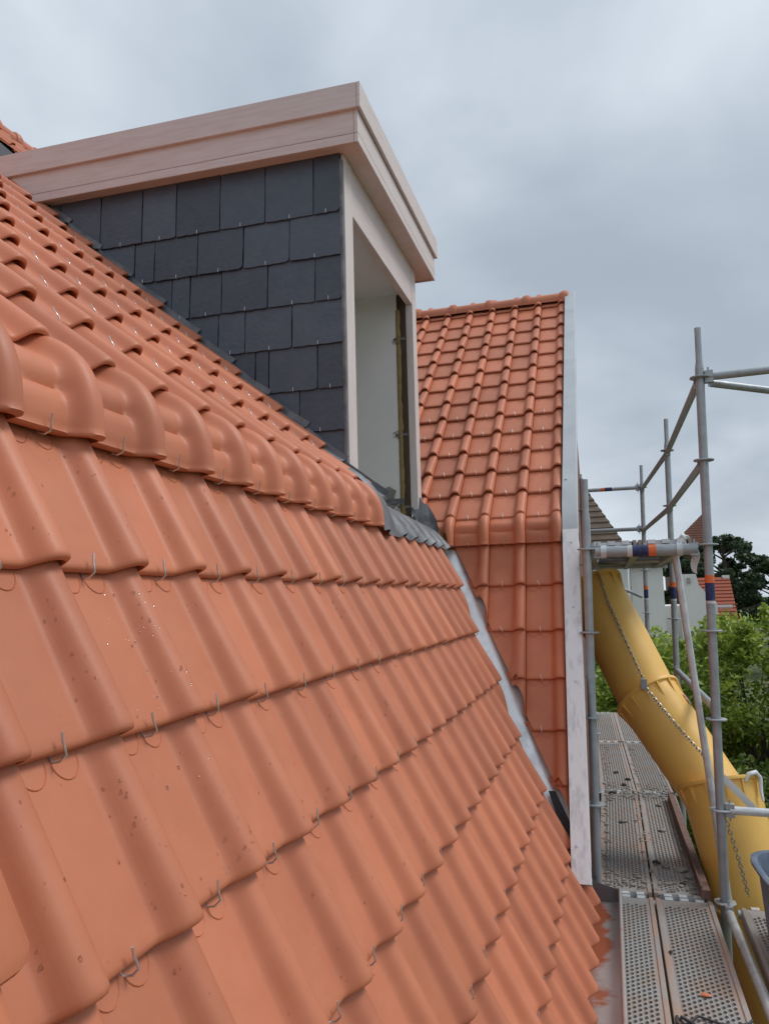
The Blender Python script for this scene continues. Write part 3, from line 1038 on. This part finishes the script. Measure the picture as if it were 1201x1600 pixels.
def wedge_head(p, d, parent):
    """cast wedge head where a tube meets a rosette; d is the direction from the standard to the tube"""
    d = Vector(d).normalized(); p = Vector(p)
    s = d.cross(ZV).normalized()
    m = MB()
    a = p + d * .030
    def bx(c, hx, hy, hz):
        m.add([c + d * i * hx + s * j * hy + ZV * k * hz for i in (-1, 1) for j in (-1, 1) for k in (-1, 1)],
              [(0, 1, 3, 2), (4, 6, 7, 5), (0, 4, 5, 1), (2, 3, 7, 6), (0, 2, 6, 4), (1, 5, 7, 3)])
    bx(a + d * .022 + ZV * .022, .024, .021, .016)
    bx(a + d * .022 - ZV * .022, .024, .021, .016)
    bx(a + d * .020, .005, .004, .062)
    m.build('wedge_head', GALV, parent)


def rail(name, a, b, r=.0242, mat=GALV, heads=True, ext=.05, drop=0):
    a = Vector(a); b = Vector(b); d = (b - a).normalized()
    m = MB(); m.tube([a + d * ext, b - d * ext], r, 16)
    o = m.build(name, mat, scaf, smooth=40)
    if heads:
        wedge_head(a, d, o); wedge_head(b, -d, o)
    return o


for z in (ROS[0] - .0, ROS[1]):
    rail('guardrail', (px1(P1, z) - .01, P1[1], z - .02), (px1(P2, z), P2[1], z - .02))
    rail('guardrail', (px1(P2, z), P2[1], z - .02), (px1(P3, z), P3[1], z - .02))
    e_ = rail('end_rail', (px1(P3, z), P3[1], z), (-.27, P3[1], z))
    for x0, x1, mt in ((-.02, .03, ORANGE), (.03, .12, NAVY), (.12, .14, WHITE)):
        if z > 1:
            t = MB(); t.tube([(x0, P3[1], z), (x1, P3[1], z)], .0252, 16, cap=False); t.build('tape', mt, e_, smooth=40)
# rails of the lower deck and of the loading bay on the right
rail('guardrail', (px1(P1, ROS[4]), P1[1], ROS[4] + .06), (px1(P2, ROS[4]), P2[1], ROS[4] + .06))
rail('ledger', (px1(P1, ROS[0]), P1[1], ROS[0]), (1.32, 5.13, ROS[0] + .01))
rail('brace', (px1(P1, ROS[0]) + .03, P1[1] + .03, ROS[0] - .025), (1.75, 5.9, ROS[0] - .08), heads=False)
rail('ledger', (px1(P1, ROS[5]), P1[1], ROS[5]), (1.30, 5.07, ROS[5]), mat=GALVB)
rail('brace', (.425, 5.32, .24), (.605, 5.32, -1.95), mat=GALVB, heads=False, ext=0, r=.0215)
rail('ledger', (.568, P1[1] - .02, DZ - .025), (.60, 2.58, DZ - .025), mat=GALVB)
rail('brace', (-.27, 10.27, .29), (.452, 10.27, -.055), heads=False, r=.02)
for (ya, xa, xb) in ((5.17, -.13, .56), (7.74, -.2, .54), (10.28, -.3, .42)):
    rail('transom', (xa, ya, DZ - .045), (xb, ya, DZ - .045), heads=False)
rail('transom', (.57, 5.12, DZ - .045), (1.3, 5.08, DZ - .045), heads=False)

# perforated deck plank, 0.315 wide, running in +y from 0 to L
def plank_meshes(L, wd=.315):
    m = MB()
    ncol = 10; x0 = .040; px_ = (wd - .08) / ncol; py_ = .040
    y0, y1 = .075, L - .075
    nrow = int((y1 - y0 - py_) / py_)
    for c in range(ncol):
        xa = x0 + c * px_; xb = xa + px_
        ya = y0 + (py_ / 2 if c % 2 else 0)
        if c % 2: m.add([(xa, y0, 0), (xb, y0, 0), (xb, ya, 0), (xa, ya, 0)], [(0, 1, 2, 3)])
        bow = .0015 if c % 3 == 1 else 0
        for r_ in range(nrow):
            cy = ya + (r_ + .5) * py_; cx_ = (xa + xb) / 2
            o8 = [(xb, cy), (xb, cy + py_ / 2), (cx_, cy + py_ / 2), (xa, cy + py_ / 2), (xa, cy), (xa, cy - py_ / 2), (cx_, cy - py_ / 2), (xb, cy - py_ / 2)]
            i8 = [(cx_ + math.cos(k * math.pi / 4) * .0078, cy + math.sin(k * math.pi / 4) * .0125) for k in range(8)]
            l8 = [(cx_ + (x - cx_) * 1.25, cy + (y - cy) * 1.2) for x, y in i8]
            vs = [(x, y, 0) for x, y in o8] + [(x, y, .0005) for x, y in l8] + [(x, y, .0035) for x, y in i8] + [(x, y, -.010) for x, y in i8]
            fs = []
            for k in range(8):
                k2 = (k + 1) % 8
                for a in (0, 8, 16):
                    fs.append((a + k, a + k2, a + 8 + k2, a + 8 + k))
            m.add(vs, fs)
        ye = ya + nrow * py_
        m.add([(xa, ye, 0), (xb, ye, 0), (xb, y1, 0), (xa, y1, 0)], [(0, 1, 2, 3)])
    m.add([(0.03, .03, .0), (wd - .03, .03, .0), (wd - .03, y0, .0), (.03, y0, .0)], [(0, 1, 2, 3)])
    m.add([(0.03, y1, .0), (wd - .03, y1, .0), (wd - .03, L - .03, .0), (.03, L - .03, .0)], [(0, 1, 2, 3)])
    deck = m.mesh('deck_plank', DECK, fix=False)
    rails = []
    for s in (0, 1):
        q = MB()
        a = [(0, -.075), (0, .004), (.003, .0065), (.022, .0065), (.025, .004), (.026, -.001), (.0405, -.001), (.0405, -.006), (.02, -.006), (.02, -.075)]
        if s: a = [(wd - x, z) for x, z in a]
        q.prism([(x, .02, z) for x, z in a], (0, L - .04, 0))
        rails.append(q.mesh('side_rail', DECKRAIL))
    hs_ = []
    for ye, sg in ((0, 1), (L, -1)):
        h = MB()
        h.box(.03, wd - .03, min(ye + sg * .028, ye + sg * .034), max(ye + sg * .028, ye + sg * .034), -.06, -.002)
        for k in range(3):
            xx = .055 + k * .085
            h.box(xx, xx + .045, min(ye - sg * .012, ye + sg * .030), max(ye - sg * .012, ye + sg * .030), -.022, .003)
        hs_.append(h.mesh('end_hooks', GALVB))
    return deck, rails, hs_


ME_PL = plank_meshes(2.54)


def plank(x, y, z, ang=0, label=None):
    M = Matrix.Translation((x, y, z)) @ Matrix.Rotation(ang, 4, 'Z')
    o = link('deck_plank', ME_PL[0], scaf, M)
    for rm in ME_PL[1]:
        link('side_rail', rm, o, M)
    for hm in ME_PL[2]:
        link('end_hooks', hm, o, M)
    return o


for x in (-.155, .172):
    plank(x, 2.62, DZ)
    plank(x, .06, DZ)
    plank(x - .003, 5.20, DZ)
plank(-.165, 7.77, DZ, R(1.9)); plank(.160, 7.77, DZ, R(1.9))
plank(-.26, 10.33, DZ, R(1.9)); plank(.062, 10.33, DZ, R(1.9))
plank(.610, 2.56, DZ, R(-.5)); plank(.932, 2.56, DZ, R(-.5))
# upper platform
UZ = .335
for x in (-.125, .20):
    plank(x, 5.17, UZ)
tr = rail('transom', (-.10, 5.15, .272), (.575, 5.15, .268), r=.036, heads=True, ext=.035)
for x0, x1, mt in ((.13, .16, WHITE), (.16, .255, NAVY), (.255, .30, ORANGE)):
    t = MB(); t.tube([(x0, 5.15, .2703), (x1, 5.15, .2697)], .0368, 16, cap=False); t.build('tape', mt, tr, smooth=40)
for x in (-.03, .42):
    t = MB(); t.tube([(x, 5.15, .2715), (x + .035, 5.15, .2712)], .041, 16); t.build('coupler', GALVB, tr, smooth=30)
rail('transom', (-.2, 7.72, .272), (.57, 7.72, .272), r=.03)
rail('transom', (-.14, 6.45, .262), (.57, 6.45, .262), r=.022, heads=False)
for x in (-.10, .15, .40):
    m = MB(); m.box(x, x + .04, 5.2, 7.66, .235, .30); m.build('platform_bearer', GALV, scaf)

# ------------------------------------------------------------------ things on the decks
m = MB(); m.box(-.022, .022, 0, 2.35, 0, .05); m.box(-.030, -.022, 0, 2.35, .0, .075)
o = m.build('steel_bar', RUST, None, M=Matrix.Translation((.462, 5.17, DZ + .008)) @ Matrix.Rotation(R(.6), 4, 'Z'))
tag(o, 'rusty red-brown steel bar lying along the outer edge of the lower deck', 'steel bar')


def stone(seed, sx, sy, sz, mat):
    bm = bmesh.new(); bmesh.ops.create_icosphere(bm, subdivisions=2, radius=1)
    for v in bm.verts:
        n_ = noise.noise(v.co * 1.3 + Vector((seed * 7.1, 2, 3))) + .4 * noise.noise(v.co * 3.5 + Vector((seed, 9, 3)))
        v.co = Vector((v.co.x * sx, v.co.y * sy, max(-.4, v.co.z) * sz)) * (1 + .45 * n_)
    me = bpy.data.meshes.new('chunk'); bm.to_mesh(me); bm.free(); me.materials.append(mat)
    return me


CH = [stone(i, .032, .026, .014, MORTAR) for i in range(5)]
SH = [stone(i + 20, .022, .014, .006, TILE) for i in range(3)]
DARKM = material('dark_moss_debris', (0.045, 0.038, 0.03), 0.95, bump=0.8)
DK = [stone(i + 40, .026, .020, .012, DARKM) for i in range(4)]
DEB = [('mortar_chunk', CH[0], .36, 5.66, 1.25, 'largest dark-edged chunk of old mortar beside the rusty bar on the far deck'),
       ('mortar_chunk', CH[1], .27, 5.72, 1.0, 'flat grey mortar chunk by the plank joint near the deck hooks'),
       ('mortar_chunk', CH[2], .41, 5.55, 1.3, 'pale flat mortar slab touching the foot of the rusty bar'),
       ('mortar_chunk', CH[3], .30, 6.55, 1.0, 'small pale mortar chip halfway along the far right plank'),
       ('mortar_chunk', CH[4], .02, 6.75, 1.1, 'pale mortar flake alone on the far left plank'),
       ('mortar_chunk', CH[0], .32, 7.3, .8, 'pale mortar chip just before the second plank joint'),
       ('dirt_clod', DK[0], .215, 5.78, 1.1, 'dark brown clod against the middle plank joint'),
       ('dirt_clod', DK[1], .35, 5.40, .8, 'black crumb nearest the deck hooks on the far right plank'),
       ('dirt_clod', DK[2], -.02, 8.55, 1.2, 'dark moss clod farthest away on the left rear plank'),
       ('dirt_clod', DK[3], .09, 8.25, 1.2, 'round dark moss clod on the rear joint, upper of two'),
       ('dirt_clod', DK[0], .05, 8.02, 1.1, 'dark moss clod on the rear left plank, lower of two'),
       ('dirt_clod', DK[1], -.06, 7.68, 1.3, 'dark clod at the left end of the second plank joint'),
       ('dirt_clod', DK[2], .205, 4.40, .5, 'tiny dark crumb in the joint between the near planks'),
       ('tile_shard', SH[0], .325, 3.98, 1.0, 'orange tile shard farther up the near right plank'),
       ('tile_shard', SH[1], .37, 3.70, 1.1, 'orange tile shard below the dark cord on the near deck')]
for i, (nm, me, x, y, sc_, lab) in enumerate(DEB):
    o = link(nm, me, None, Matrix.Translation((x, y, DZ + .009)) @ Matrix.Rotation(i * 1.7, 4, 'Z') @ Matrix.Scale(sc_, 4))
    tag(o, lab, 'tile shard' if nm == 'tile_shard' else 'rubble', 'bits of rubble on the lower deck')
# fine grit swept along the plank joints
m = MB()
for _ in range(1300):
    if rnd.random() < .5:
        x = rnd.choice((.155, .44, -.12)) + rnd.gauss(0, .02); y = rnd.uniform(5.3, 10)
    else:
        x = rnd.uniform(-.12, .44); y = rnd.choice((7.7, 7.8, 5.35)) + rnd.gauss(0, .12)
    if y < 5.25: continue
    r = rnd.choice((rnd.uniform(.002, .006), rnd.uniform(.002, .006), rnd.uniform(.006, .014)))
    m.add([Vector((x + v.x * r * 1.4, y + v.y * r * rnd.uniform(.7, 1.2), DZ + .004 + (v.z + .5) * r * .6)) for v in iv], iff)
tag(m.build('grit', MORTAR, None, fix=False), 'fine grey grit and mortar dust scattered over the lower deck', 'grit', kind='stuff')
# cord with a bent clip on the near deck
m = MB()
cp = [(.195, 3.74, DZ + .012), (.21, 3.70, DZ + .01), (.24, 3.73, DZ + .012), (.27, 3.78, DZ + .012), (.31, 3.76, DZ + .010), (.36, 3.735, DZ + .01), (.42, 3.735, DZ + .01), (.47, 3.76, DZ + .014), (.485, 3.79, DZ + .012)]
m.tube(cp, .0055, 8)
m.tube([(.185, 3.76, DZ + .01), (.18, 3.70, DZ + .012), (.215, 3.655, DZ + .012), (.25, 3.70, DZ + .014), (.20, 3.74, DZ + .02)], .007, 8)
tag(m.build('cord', TWINE, None, smooth=60), 'dark cord with a looped end lying across the near deck', 'cord')
# things on the upper platform
me = stone(77, .035, .03, .032, STRAP)
tag(link('stone', me, None, Matrix.Translation((.50, 5.5, UZ + .022))), 'pale round stone lying on the upper scaffold platform', 'stone')
rows = []
for i in range(7):
    z = .265 - .022 * i
    rows.append([(.505 + .018 * k * (1 - .08 * i) + .006 * math.sin(i * 1.1), 5.20 + .008 * math.sin(k * 2 + i), z - .006 * k) for k in range(4)])
tag(grid_mb(rows).build('rag', STRAP, None, smooth=60), 'scrap of white cloth hanging under the upper platform beside the front pole', 'cloth')

# mortar tub on the loading bay
def superell(a, b, n, p=4.0):
    r_ = []
    for k in range(n):
        t = 2 * math.pi * k / n
        c, s = math.cos(t), math.sin(t)
        r_.append((math.copysign(abs(c) ** (2 / p), c) * a, math.copysign(abs(s) ** (2 / p), s) * b))
    return r_


m = MB(); n = 40
levels = [(.86, 0), (.90, .03), (.965, .36), (1.03, .375), (1.06, .385), (1.06, .40), (1.02, .405), (.97, .40), (.945, .37), (.87, .04), (.80, .03)]
rows = []
for s, z in levels:
    sh = superell(.34 * s, .36 * s, n)
    rows.append([(x, y, z) for x, y in sh] + [(sh[0][0], sh[0][1], z)])
m = grid_mb(rows)
b0 = len(m.v); m.v.append((0, 0, .03)); lastr = (len(levels) - 1) * (n + 1)
for k in range(n): m.f.append((lastr + k, lastr + k + 1, b0))
o = m.build('tub', TUBM, None, smooth=50, M=Matrix.Translation((1.005, 4.47, DZ + .008)) @ Matrix.Rotation(R(3), 4, 'Z'))
tag(o, 'blue-grey plastic mortar tub on the right-hand deck at the frame edge', 'tub')

# ------------------------------------------------------------------ rubble chute
chute = empty('rubble_chute', (.7, 5.6, GROUND), 'yellow plastic rubble chute of nested tubes slanting down past the scaffold', 'chute')
AX = [Vector((-.125, 6.5, .06)), Vector((.241, 6.15, -.75)), Vector((.556, 5.85, -1.252)), Vector((.640, 5.80, -1.270)), Vector((.752, 5.58, -1.905)), Vector((1.0, 5.75, -2.9))]


def chute_seg(a, b, r0, r1, ribs=True):
    d = (b - a); L = d.length; d.normalize()
    Mx = Matrix.Translation(a) @ d.to_track_quat('Z', 'Y').to_matrix().to_4x4()
    prof = [(r0 * .93, .06), (r0 * .95, -.01), (r0 * 1.0, -.018), (r0 * 1.09, -.016), (r0 * 1.10, -.004), (r0 * 1.09, .006), (r0 * 1.005, .010), (r0, .03), (r0 * .985, .12), (r0 * .975, .135), (r1 * 1.01, L - .02), (r1, L + .12)]
    n = 40
    rows = [[(r * math.cos(2 * math.pi * k / n), r * math.sin(2 * math.pi * k / n), z) for k in range(n + 1)] for r, z in prof]
    m = grid_mb(rows)
    s = m.build('chute_segment', YELLOW, chute, smooth=35, M=Mx)
    if ribs:
        for k in range(14):
            t = 2 * math.pi * k / 14 + .2
            c, si = math.cos(t), math.sin(t)
            q = MB()
            w = .006
            def pt(r, z, e): return (r * c - e * si, r * si + e * c, z)
            q.add([pt(r0 * .97, .008, -w), pt(r0 * 1.08, .008, -w), pt(r0 * .985, .12, -w), pt(r0 * .97, .008, w), pt(r0 * 1.08, .008, w), pt(r0 * .985, .12, w)],
                  [(0, 1, 2), (3, 5, 4), (1, 4, 5, 2), (0, 3, 4, 1), (0, 2, 5, 3)])
            q.build('rib', YELLOW, s, M=Mx)
    return s


chute_seg(AX[0], AX[1], .232, .212)
chute_seg(AX[1], AX[2], .228, .205)
chute_seg(AX[3], AX[4], .248, .222)
chute_seg(AX[4], AX[5], .228, .21)
m = MB()
m.tube([(.775, 5.60, -1.20), (.80, 5.60, -1.155), (.845, 5.63, -1.15), (.875, 5.66, -1.19), (.868, 5.62, -1.27), (.875, 5.60, -1.32)], [.012, .014, .016, .014, .012, .008], 8)
m.build('rope_end', STRAP, chute, smooth=60)
# white strap
m = MB()
pa = [Vector((.625, 5.42, -1.145)), Vector((.705, 5.38, -1.225)), Vector((.79, 5.40, -1.325))]
rows = [[p + Vector((.01, 0, .02)), p + Vector((.0, -.004, 0)), p - Vector((.01, 0, .02))] for p in pa]
grid_mb(rows).build('strap', STRAP, chute, smooth=60)
# label on the second segment
m = MB()
d_ = (AX[2] - AX[1]).normalized()
qz = d_.to_track_quat('Z', 'Y').to_matrix()
camdir = (Vector((0, 0, 0)) - AX[1]).normalized()
best = None
for k in range(72):
    t = 2 * math.pi * k / 72
    v = qz @ Vector((math.cos(t), math.sin(t), 0))
    s_ = v.dot(Vector((1, -.25, .35)).normalized())
    if best is None or s_ > best[0]: best = (s_, t)
rows = []
for z in (.13, .21):
    rows.append([AX[1] + d_ * z + (qz @ Vector((math.cos(best[1] + e), math.sin(best[1] + e), 0))) * .2275 for e in np.linspace(-.22, .22, 7)])
grid_mb(rows).build('sticker', material('red_white_sticker', (0.62, 0.15, 0.11), .5, noise_scale=45, noise_amt=.9, col2=(.75, .7, .68), thresh=(.48, .55)), chute, smooth=60)


def chain(name, pts, parent, link_len=.032, wr=.0032):
    pts = [Vector(p) for p in pts]
    seg = []
    for a, b in zip(pts[:-1], pts[1:]):
        n_ = max(1, int((b - a).length / (link_len * .72)))
        for i in range(n_): seg.append((a.lerp(b, i / n_), (b - a).normalized()))
    m = MB()
    for i, (p, d) in enumerate(seg):
        q = d.to_track_quat('Z', 'Y').to_matrix() @ Matrix.Rotation(R(90 * (i % 2) + 30), 3, 'Z')
        ring = []
        for k in range(10):
            t = 2 * math.pi * k / 10
            ring.append(p + q @ Vector((math.cos(t) * link_len * .32, 0, math.sin(t) * link_len * .5)))
        ring.append(ring[0]); ring.append(ring[1])
        m.tube(ring, wr, 5, cap=False)
    return m.build(name, CHAINM, parent, smooth=60)


def surf(i, t, ang, r):
    """a point on the side of the chute that faces the camera"""
    a, b = AX[i], AX[i + 1]
    d = (b - a).normalized(); p = a.lerp(b, t)
    v = -p.normalized(); v = (v - d * v.dot(d)).normalized()
    s = d.cross(v)
    return p + (v * math.cos(ang) + s * math.sin(ang)) * r


c0 = [surf(0, .02, -.35, .262), surf(0, .3, -.25, .238), surf(0, .65, -.18, .235), surf(0, .99, -.1, .256), surf(1, .05, -.1, .25), surf(1, .5, -.2, .245), surf(1, .93, -.35, .25)]
chain('chain', c0, chute)
chain('chain', [(.60, 5.19, -1.34), (.655, 5.22, -1.56), (.705, 5.27, -1.80)], chute)
sb = MB(); pB = surf(1, 0.0, -.1, .258)
sb.box(pB.x - .022, pB.x + .022, pB.y - .012, pB.y + .012, pB.z - .03, pB.z + .04)
o = sb.build('bracket', GALV, chute); bevel_mesh(o.data, .004)

# ------------------------------------------------------------------ houses beyond
def tiled_rows(m, p0, p1, q0, q1, n, th):
    """plain tile courses as overlapping strips from eave (p0,p1) to ridge (q0,q1)"""
    p0, p1, q0, q1 = map(Vector, (p0, p1, q0, q1))
    nr = (p1 - p0).cross(q0 - p0).normalized()
    for i in range(n):
        a0 = p0.lerp(q0, i / n); a1 = p1.lerp(q1, i / n)
        b0 = p0.lerp(q0, min(1, (i + 1.25) / n)); b1 = p1.lerp(q1, min(1, (i + 1.25) / n))
        m.add([a0 + nr * th, a1 + nr * th, b1, b0, a0 - nr * .0, a1 - nr * .0], [(0, 1, 2, 3), (4, 5, 1, 0)])


def window(parent, x, y, z, w, h):
    f = MB(); f.box(x - w / 2 - .06, x + w / 2 + .06, y - .05, y - .005, z - h / 2 - .06, z + h / 2 + .06)
    o = f.build('window', RENDERW, parent)
    for s in (-1, 1):
        g = MB(); g.box(x + s * w / 4 - w / 4 + .03, x + s * w / 4 + w / 4 - .03, y - .06, y - .051, z - h / 2, z + h / 2)
        g.build('pane', GLASS, o)


hA = empty('far_house', (-4, 33, GROUND), 'white far house with a steep brown tiled hipped roof left of the scaffold', 'house', 'houses beyond the garden')
m = MB(); m.box(-9, .75, 30.5, 39, GROUND, 1.6); m.build('wall', RENDERW, hA)
m = MB(); tiled_rows(m, (-9.5, 30, 1.35), (.95, 30, 1.35), (-9.5, 34.5, 9.2), (-3.5, 34.5, 9.2), 34, .05); m.build('roof', BROWNROOF, hA)
m = MB(); tiled_rows(m, (.95, 30, 1.35), (.95, 39, 1.35), (-3.5, 34.5, 9.2), (-3.5, 34.6, 9.2), 34, .05); m.build('roof', BROWNROOF, hA)
window(hA, -.3, 30.5, -.2, 1.0, 1.4); window(hA, -.3, 30.5, -3.2, 1.0, 1.6)
hB = empty('far_house', (4.8, 43, GROUND), 'far house with a low red tiled roof and a white gable behind the front pole', 'house', 'houses beyond the garden')
m = MB(); m.box(1.0, 5.7, 41, 47, GROUND, -.6); m.build('wall', RENDERW, hB)
m = MB(); tiled_rows(m, (3.6, 40.2, -1.6), (5.85, 40.2, -1.6), (3.6, 42.5, .75), (5.85, 42.5, .75), 14, .05); m.build('roof', REDROOF, hB)
m = MB(); m.prism([(3.3, 40.0, -6), (3.3, 40.0, .9), (4.05, 40.0, .9), (4.15, 40.0, .35), (4.9, 40.0, -.5), (4.9, 40.0, -6)], (0, .3, 0)); m.build('white_gable', RENDERW, hB)
m = MB(); m.box(5.55, 5.85, 42.4, 42.8, .2, .85); m.build('chimney', RENDERW, hB)
m = MB(); m.box(3.62, 3.78, 39.9, 39.99, .45, .72); m.build('vent', MORTAR, hB)
hD = empty('far_house', (1.6, 38, GROUND), 'white far house wall with narrow windows seen under the upper platform', 'house', 'houses beyond the garden')
m = MB(); m.box(1.05, 2.45, 38, 42, GROUND, 1.3); m.build('wall', RENDERW, hD)
m = MB(); tiled_rows(m, (.9, 37.7, 1.25), (2.6, 37.7, 1.25), (.9, 40, 2.2), (2.6, 40, 2.2), 8, .05); m.build('roof', REDROOF, hD)
hC = empty('far_house', (5, 62, GROUND), 'far red-brown roof slope rising to the right behind the guardrails', 'house', 'houses beyond the garden')
m = MB(); tiled_rows(m, (4.3, 60, 3.2), (7.05, 60, 3.2), (6.9, 61, 5.7), (7.05, 61, 5.8), 14, .05); m.build('roof', BRICK, hC)
m = MB(); m.box(4.4, 7.1, 61.1, 66, GROUND, 3.3); m.build('wall', BRICK, hC)
m = MB(); m.prism([(7.06, 59.9, 3.1), (7.22, 59.9, 3.1), (7.22, 60.9, 5.9), (7.06, 60.9, 5.9)], (0, .25, 0)); m.build('verge_board', BITUMEN, hC)

# ------------------------------------------------------------------ trees
def leaves_mesh(name, centers, radii, per, size, mat, seed, flat=1.0, shell=.0):
    rg = np.random.default_rng(seed)
    allc = []
    for c, r, k in zip(centers, radii, per):
        v = rg.normal(size=(k, 3)); v /= np.linalg.norm(v, axis=1)[:, None]
        rad = rg.random(k) ** (1 / 2.2)
        p = np.array(c) + v * (rad * r)[:, None] * np.array([1, 1, flat])
        allc.append(p)
    P = np.concatenate(allc); N = len(P)
    a = rg.normal(size=(N, 3)); a /= np.linalg.norm(a, axis=1)[:, None]
    nrm = rg.normal(size=(N, 3)) + np.array([0, 0, .9]); nrm /= np.linalg.norm(nrm, axis=1)[:, None]
    b = np.cross(nrm, a); b /= np.linalg.norm(b, axis=1)[:, None] + 1e-9
    a = np.cross(b, nrm)
    s = size * rg.uniform(.6, 1.25, N)[:, None]
    V = np.empty((N, 4, 3))
    V[:, 0] = P - a * s * .5
    V[:, 1] = P + b * s * .28 + nrm * s * .05
    V[:, 2] = P + a * s * .5 - nrm * s * .08
    V[:, 3] = P - b * s * .28 + nrm * s * .05
    me = bpy.data.meshes.new(name)
    me.vertices.add(N * 4); me.vertices.foreach_set('co', V.ravel())
    me.loops.add(N * 4); me.loops.foreach_set('vertex_index', np.arange(N * 4))
    me.polygons.add(N); me.polygons.foreach_set('loop_start', np.arange(0, N * 4, 4)); me.polygons.foreach_set('loop_total', np.full(N, 4))
    me.materials.append(mat)
    me.update(calc_edges=True); me.validate()
    return me


def tree(name, base, h, rx, rz, zc, nclump, per, size, mat, seed, label, cat, group, cl_r=.45, spike=0):
    rg = random.Random(seed)
    root = empty(name, base, label, cat, group)
    base = Vector(base)
    cs, rs, ks = [], [], []
    for i in range(nclump):
        while True:
            v = Vector((rg.uniform(-1, 1), rg.uniform(-1, 1), rg.uniform(-1, 1)))
            if .25 < v.length < 1: break
        v = v.normalized() * v.length ** .5
        c = base + Vector((v.x * rx, v.y * rx, zc + v.z * rz))
        cs.append(c); rs.append(cl_r * rg.uniform(.55, 1.25)); ks.append(int(per * rg.uniform(.6, 1.3)))
    for i in range(spike):
        a = rg.uniform(0, 6.28); q = rg.uniform(.2, .95) * rx
        top = base + Vector((math.cos(a) * q, math.sin(a) * q, zc + rz * math.sqrt(max(0, 1 - (q / rx) ** 2)) + rg.uniform(.1, .45)))
        for k in range(3):
            cs.append(top - Vector((0, 0, .16 * k))); rs.append(.09 + .05 * k); ks.append(int(per * .07) + 4)
    me = leaves_mesh('crown', cs, rs, ks, size, mat, seed)
    link('crown', me, root)
    m = MB()
    top = base + Vector((rx * .1, 0, zc + rz * .5))
    m.tube([base, base.lerp(top, .35) + Vector((.05, .03, 0)), base.lerp(top, .7), top], [.13 * h / 6, .10 * h / 6, .06 * h / 6, .02 * h / 6], 9)
    m.build('trunk', BARK, root, smooth=60)
    m = MB()
    for c in cs[:nclump:2]:
        a = base.lerp(top, rg.uniform(.3, .85))
        m.tube([a, a.lerp(c, .5) + Vector((0, 0, .12)), c], [.03 * h / 6, .018 * h / 6, .006], 5)
    m.build('limbs', BARK, root, smooth=60)
    return root


G_ = GROUND
TG = 'leafy trees beyond the scaffold'
tree('leafy_tree', (3.75, 11.2, G_), 6, 1.8, 2.75, 3.15, 95, 620, .10, LEAF_Y, 1, 'bright yellow-green leafy tree at the right edge, tallest of the near trees', 'tree', TG, .42, 26)
tree('leafy_tree', (2.0, 13.2, G_), 6, 1.5, 2.5, 2.62, 85, 600, .10, LEAF_Y, 2, 'yellow-green leafy tree standing behind the slanting brace', 'tree', TG, .42, 22)
tree('leafy_tree', (.55, 15.5, G_), 5, 1.5, 2.2, 2.6, 75, 560, .105, LEAF_Y, 3, 'leafy tree whose foliage shows beneath the yellow chute top', 'tree', TG, .45, 12)
tree('leafy_tree', (2.65, 9.6, G_), 5, 1.4, 2.1, 2.1, 90, 620, .085, LEAF_G, 4, 'darker green shrub-like tree low behind the front pole', 'tree', TG, .38, 0)
tree('leafy_tree', (5.0, 13.5, G_), 6, 1.9, 2.5, 3.0, 90, 600, .10, LEAF_G, 5, 'mid green leafy tree behind the brightest tree at the right edge', 'tree', TG, .5, 16)
tree('leafy_tree', (1.75, 10.3, G_), 5, 1.0, 1.7, 1.9, 70, 560, .085, LEAF_G, 6, 'mid green leafy tree seen between chute and rear scaffold poles', 'tree', TG, .36, 0)
tree('leafy_tree', (-.9, 18.5, G_), 5, 1.7, 2.3, 2.7, 70, 520, .11, LEAF_G, 9, 'mid green leafy tree glimpsed past the end of the lower deck', 'tree', TG, .5, 0)


def pine(base, h, rx, seed, label):
    rg = random.Random(seed)
    root = empty('pine_tree', base, label, 'tree', 'dark pines on the skyline')
    base = Vector(base)
    cs, rs, ks = [], [], []
    for i in range(70):
        t = rg.uniform(.42, 1.0); a = rg.uniform(0, 6.28)
        rr = rx * math.sin(math.pi * min(1, (1.04 - t) / .62) ** .75 * .62 + .12) * rg.uniform(.25, 1)
        cs.append(base + Vector((math.cos(a) * rr, math.sin(a) * rr, h * t))); rs.append(rg.uniform(.35, .75) * rx / 4.2); ks.append(int(190 * rg.uniform(.7, 1.3)))
    me = leaves_mesh('crown', cs, rs, ks, .30, LEAF_D, seed, flat=.6)
    link('crown', me, root)
    m = MB(); m.tube([base, base + Vector((.2, 0, h * .5)), base + Vector((0, 0, h * .97))], [.35, .25, .05], 9)
    m.build('trunk', BARK, root, smooth=60)
    m = MB()
    for c in cs[::2]:
        a = base + Vector((0, 0, max(2, (c - base).z - .8))); m.tube([a, c], [.07, .02], 5)
    m.build('limbs', BARK, root, smooth=60)


pine((7.4, 56, G_), 9.2, 3.3, 11, 'broad dark pine rising right of the front pole')
pine((5.2, 58, G_), 8.6, 2.6, 12, 'dark pine filling the gap under the upper platform')
pine((11.2, 60, G_), 8.0, 3.0, 13, 'dark pine cut off by the right edge of the frame')
pine((9.3, 64, G_), 7.6, 2.8, 14, 'lower dark pine at the right foot of the broad pine')
# far wood closing the view
cs, rs, ks = [], [], []
rg = random.Random(5)
for i in range(260):
    x = rg.uniform(-60, 70); y = rg.uniform(75, 95)
    for k in range(2):
        cs.append((x + rg.gauss(0, 1), y, G_ + rg.uniform(1, 5.2))); rs.append(rg.uniform(1.2, 2.4)); ks.append(60)
o = link('far_wood', leaves_mesh('far_wood', cs, rs, ks, .7, LEAF_D, 21), None)
tag(o, 'distant belt of dark trees behind the houses', 'trees', kind='stuff')
